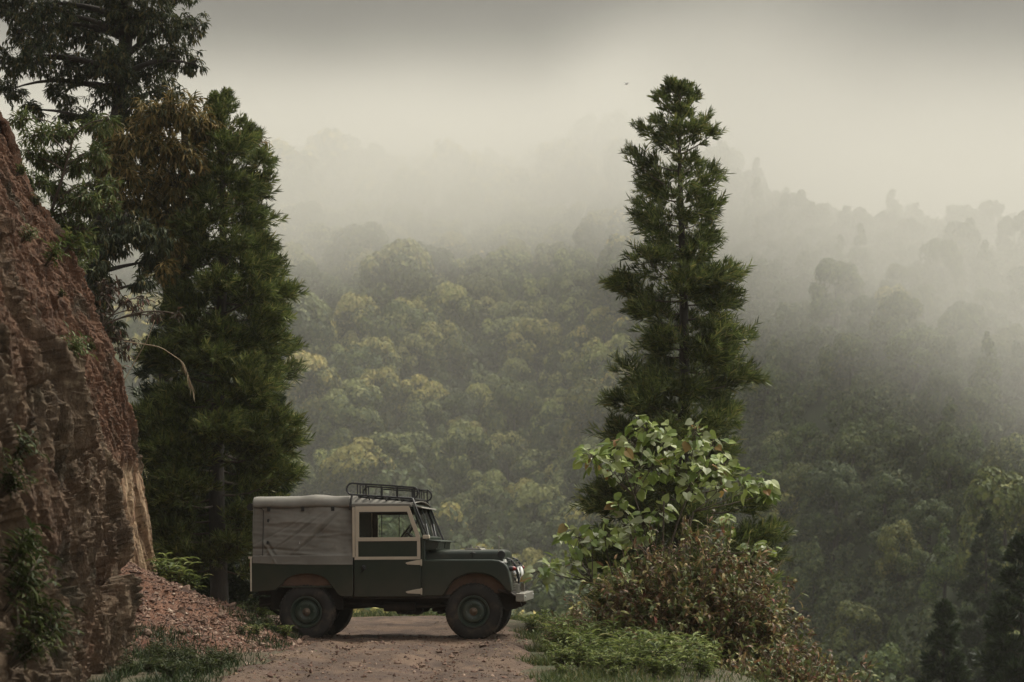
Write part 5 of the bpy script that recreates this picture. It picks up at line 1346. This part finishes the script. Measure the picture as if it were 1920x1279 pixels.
# everything farther or out of frame: one wood
tm_, tn_ = [], []
for kd in range(3):
    for s in range(2):
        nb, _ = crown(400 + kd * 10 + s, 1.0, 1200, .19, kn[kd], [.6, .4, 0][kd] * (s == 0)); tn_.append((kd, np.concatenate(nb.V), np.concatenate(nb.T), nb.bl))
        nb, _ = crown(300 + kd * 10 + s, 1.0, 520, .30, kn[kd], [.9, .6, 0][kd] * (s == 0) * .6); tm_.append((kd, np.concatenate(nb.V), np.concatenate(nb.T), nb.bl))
wd = NP(); wbl = []
for i in np.where(~issingle)[0]:
    if cand[i, 1] > 500 and r.random() < .3: continue
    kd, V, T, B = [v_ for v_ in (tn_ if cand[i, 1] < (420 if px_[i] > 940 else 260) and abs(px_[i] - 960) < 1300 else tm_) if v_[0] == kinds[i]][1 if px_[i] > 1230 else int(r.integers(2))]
    a = r.uniform(0, 6.28); c_, s_ = math.cos(a), math.sin(a); s = size[i]
    vis = inview[i] and not hid[i]
    V2 = np.stack([V[:, 0] * c_ - V[:, 1] * s_, V[:, 0] * s_ + V[:, 1] * c_, V[:, 2] * r.uniform(.95, 1.3)], 1) * s + [cand[i, 0], cand[i, 1], z[i] + .35 * s]
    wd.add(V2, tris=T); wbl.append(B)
un = 6000
ux = r.uniform(-.29, .29, un); uy = np.sqrt(r.uniform(100 ** 2, 330 ** 2, un)) ; ux = ux * uy; uz = ground_h(ux, uy)
V, T = tn_[0][1][:500 * 4], tn_[0][2][:500 * 2]
for a_, b_, c_ in zip(ux, uy, uz):
    if abs(a_ - HX_) < 5.5 and HY_ - 9 < b_ < HY_ + 6: continue
    th = r.uniform(0, 6.28); q_ = r.uniform(1.2, 2.1)
    wd.add(np.stack([V[:, 0] * math.cos(th) - V[:, 1] * math.sin(th), V[:, 0] * math.sin(th) + V[:, 1] * math.cos(th), V[:, 2]], 1) * q_ + [a_, b_, c_ - .4 * q_], tris=T); wbl.append(np.zeros(len(T), bool))
fm = wd.mesh('forest'); fm.materials.append(MAT['hill_mass']); fm.materials.append(MAT['lit_top_bloom']); fm.polygons.foreach_set('material_index', np.concatenate(wbl).astype(np.int32))
o = obj('forest', fm); tag(o, 'misty forest covering the rest of the hillside across the valley', 'forest', kind='stuff')


# ---- white house on the slope at the far right
hz_ = CAMZ + (HOR - 478) / F * HY_
MAT['white_wall'] = surf_mat('white_wall', (.62, .62, .60), (.74, .74, .71), 2, .8, .1, .01)
MAT['roof_sheet'] = surf_mat('roof_sheet', (.22, .22, .22), (.32, .31, .30), 1, .6, .1, .01)
hr = empty('house', (HX_, HY_, hz_))
def hbox(name, mat, x0, x1, y0, y1, z0, z1, parent):
    b = BM(); b.box(x0, x1, y0, y1, z0, z1); bmesh.ops.translate(b.bm, verts=b.bm.verts, vec=tuple(COFF)); return b.build(name, mat, parent, smooth=0)
hw = hbox('wall', MAT['white_wall'], -1.6, 4.2, 0, 4, -3, 1.3, hr)
b = BM(); b.prism([(-2.1, 1.3), (4.7, 1.3), (4.3, 1.75), (-1.7, 1.75)], -.6, 4.6); bmesh.ops.translate(b.bm, verts=b.bm.verts, vec=tuple(COFF)); b.build('roof', MAT['roof_sheet'], hr, smooth=0)
for q_ in (-1.0, .5, 2.0, 3.3): hbox('window', MAT['interior'], q_, q_ + .7, -.03, .02, .15, .95, hr)
hbox('terrace', MAT['white_wall'], -4.2, -1.6, .2, 3, -.3, -.1, hr); hbox('railing', MAT['white_wall'], -4.2, -1.61, .15, .2, -.1, .5, hr)
tag(hr, 'small pale house in the mist high on the slope at the right edge', 'house')

# ---- a bird
bp_ = at(1174, 158, 110.0); rt = empty('bird', tuple(bp_)); nb = NP()
uu = np.linspace(-1, 1, 9); tube(nb, np.stack([uu * .10, 0 * uu, .01 * uu], 1), .028 * np.sqrt(np.maximum(1 - uu ** 2, .01)), 8)
o = obj('body', nb.mesh('body', True), MAT['black'], rt)
for s in (-1, 1):
    nb = NP(); nb.add([[.05, .015 * s, .0], [-.05, .015 * s, 0], [-.03, .16 * s, .09], [.05, .15 * s, .10], [-.03, .30 * s, .05], [.0, .015 * s, .012]], tris=[[0, 3, 5], [5, 3, 2], [5, 2, 1], [3, 4, 2]]); obj('wing', nb.mesh('wing'), MAT['black'], rt)
rt.rotation_euler = (.25, 0, .6); tag(rt, 'tiny dark bird flying in the grey sky left of the right conifer', 'bird')

# ------------------------------------------------------------------ mist: one even haze over everything, and the cloud bank lying on the hill
def vol_box(name, lo, hi):
    V = np.array([[x, y, z] for x in (lo[0], hi[0]) for y in (lo[1], hi[1]) for z in (lo[2], hi[2])], float)
    return obj(name, mesh_np(name, V, [np.array([[0, 1, 3, 2], [4, 6, 7, 5], [0, 4, 5, 1], [2, 3, 7, 6], [0, 2, 6, 4], [1, 5, 7, 3]])]))
HAZE_D, MIST_D = .0003, .032
HAZE_C = (.99, .975, .93, 1)
def vmat(name, dens):
    m = bpy.data.materials.new(name); m.use_nodes = True
    n, l = m.node_tree.nodes, m.node_tree.links
    n.remove(n['Principled BSDF'])
    v = n.new('ShaderNodeVolumePrincipled'); v.inputs['Color'].default_value = HAZE_C; v.inputs['Density'].default_value = dens; v.inputs['Anisotropy'].default_value = .3
    l.new(v.outputs[0], n['Material Output'].inputs['Volume']); return m, n, l, v
hz = vol_box('haze', (-620, -70, -18), (620, 1120, 190))
m, n, l, v = vmat('haze_air', HAZE_D); hz.data.materials.append(m); tag(hz, 'thin pale haze filling the valley', 'haze', kind='stuff')
ms = vol_box('mist_bank', (-260, 108, -8), (260, 660, 150))
m, n, l, v = vmat('mist', 1.0); v.inputs['Color'].default_value = (.80, .788, .75, 1); ms.data.materials.append(m); tag(ms, 'bank of cloud lying on the upper hillside', 'mist', kind='stuff')
tc = n.new('ShaderNodeTexCoord'); sx = n.new('ShaderNodeSeparateXYZ'); l.new(tc.outputs['Object'], sx.inputs[0])
mp = n.new('ShaderNodeMapping'); mp.inputs['Scale'].default_value = (.011, .008, .016); l.new(tc.outputs['Object'], mp.inputs['Vector'])
nz = n.new('ShaderNodeTexNoise'); nz.inputs['Scale'].default_value = 1.0; nz.inputs['Detail'].default_value = 3; nz.inputs['Roughness'].default_value = .55; l.new(mp.outputs[0], nz.inputs['Vector'])
def M(op, a, b=None, c=None):
    q = n.new('ShaderNodeMath'); q.operation = op
    for k, w in enumerate((a, b, c)):
        if w is None: continue
        if isinstance(w, (int, float)): q.inputs[k].default_value = w
        else: l.new(w, q.inputs[k])
    return q.outputs[0]
def MR(val, a, b, c=0., d=1.):
    q = n.new('ShaderNodeMapRange'); q.interpolation_type = 'SMOOTHSTEP'
    for k, w in zip(('From Min', 'From Max', 'To Min', 'To Max'), (a, b, c, d)): q.inputs[k].default_value = w
    l.new(val, q.inputs['Value']); return q.outputs[0]
hh = M('ADD', sx.outputs['Z'], M('MULTIPLY', M('SUBTRACT', nz.outputs['Fac'], .5), 46.))
hh = M('ADD', hh, MR(sx.outputs['X'], 5., 45., 0., 30.))
foot = MR(sx.outputs['X'], 2., 38., 195., 113.)
slope_ = M('MINIMUM', M('SUBTRACT', M('MULTIPLY', M('SUBTRACT', sx.outputs['Y'], foot), .42), 14.), MR(sx.outputs['X'], 10., 46., 80., 34.))
above = M('MULTIPLY', M('SUBTRACT', sx.outputs['Z'], slope_), MR(sx.outputs['X'], 5., 50., 1., 1.4))      # height over the hillside
above = M('ADD', above, M('MULTIPLY', M('SUBTRACT', nz.outputs['Fac'], .5), 40.))
d = M('MULTIPLY', MR(hh, 33., 64.), MR(above, 6., 58., 1., 0.))
d = M('MULTIPLY', d, MR(sx.outputs['X'], 14., 45., 1., .9))
d = M('MULTIPLY', d, MR(sx.outputs['Y'], 655., 560.))
d = M('MULTIPLY', d, M('SUBTRACT', 1., M('MULTIPLY', MR(sx.outputs['X'], 14., 40.), MR(sx.outputs['Y'], 235., 320.))))
d = M('MULTIPLY', d, MR(sx.outputs['Z'], 70., 115., 1., .03))
base_ = M('MULTIPLY', MR(sx.outputs['Y'], 120., 200.), .0013)
base_ = M('MULTIPLY', base_, MR(sx.outputs['Z'], 30., 90., 1., .1))
base_ = M('MULTIPLY', base_, MR(sx.outputs['X'], 10., 45., 1., .42))
l.new(M('MULTIPLY_ADD', d, MIST_D, base_), v.inputs['Density'])
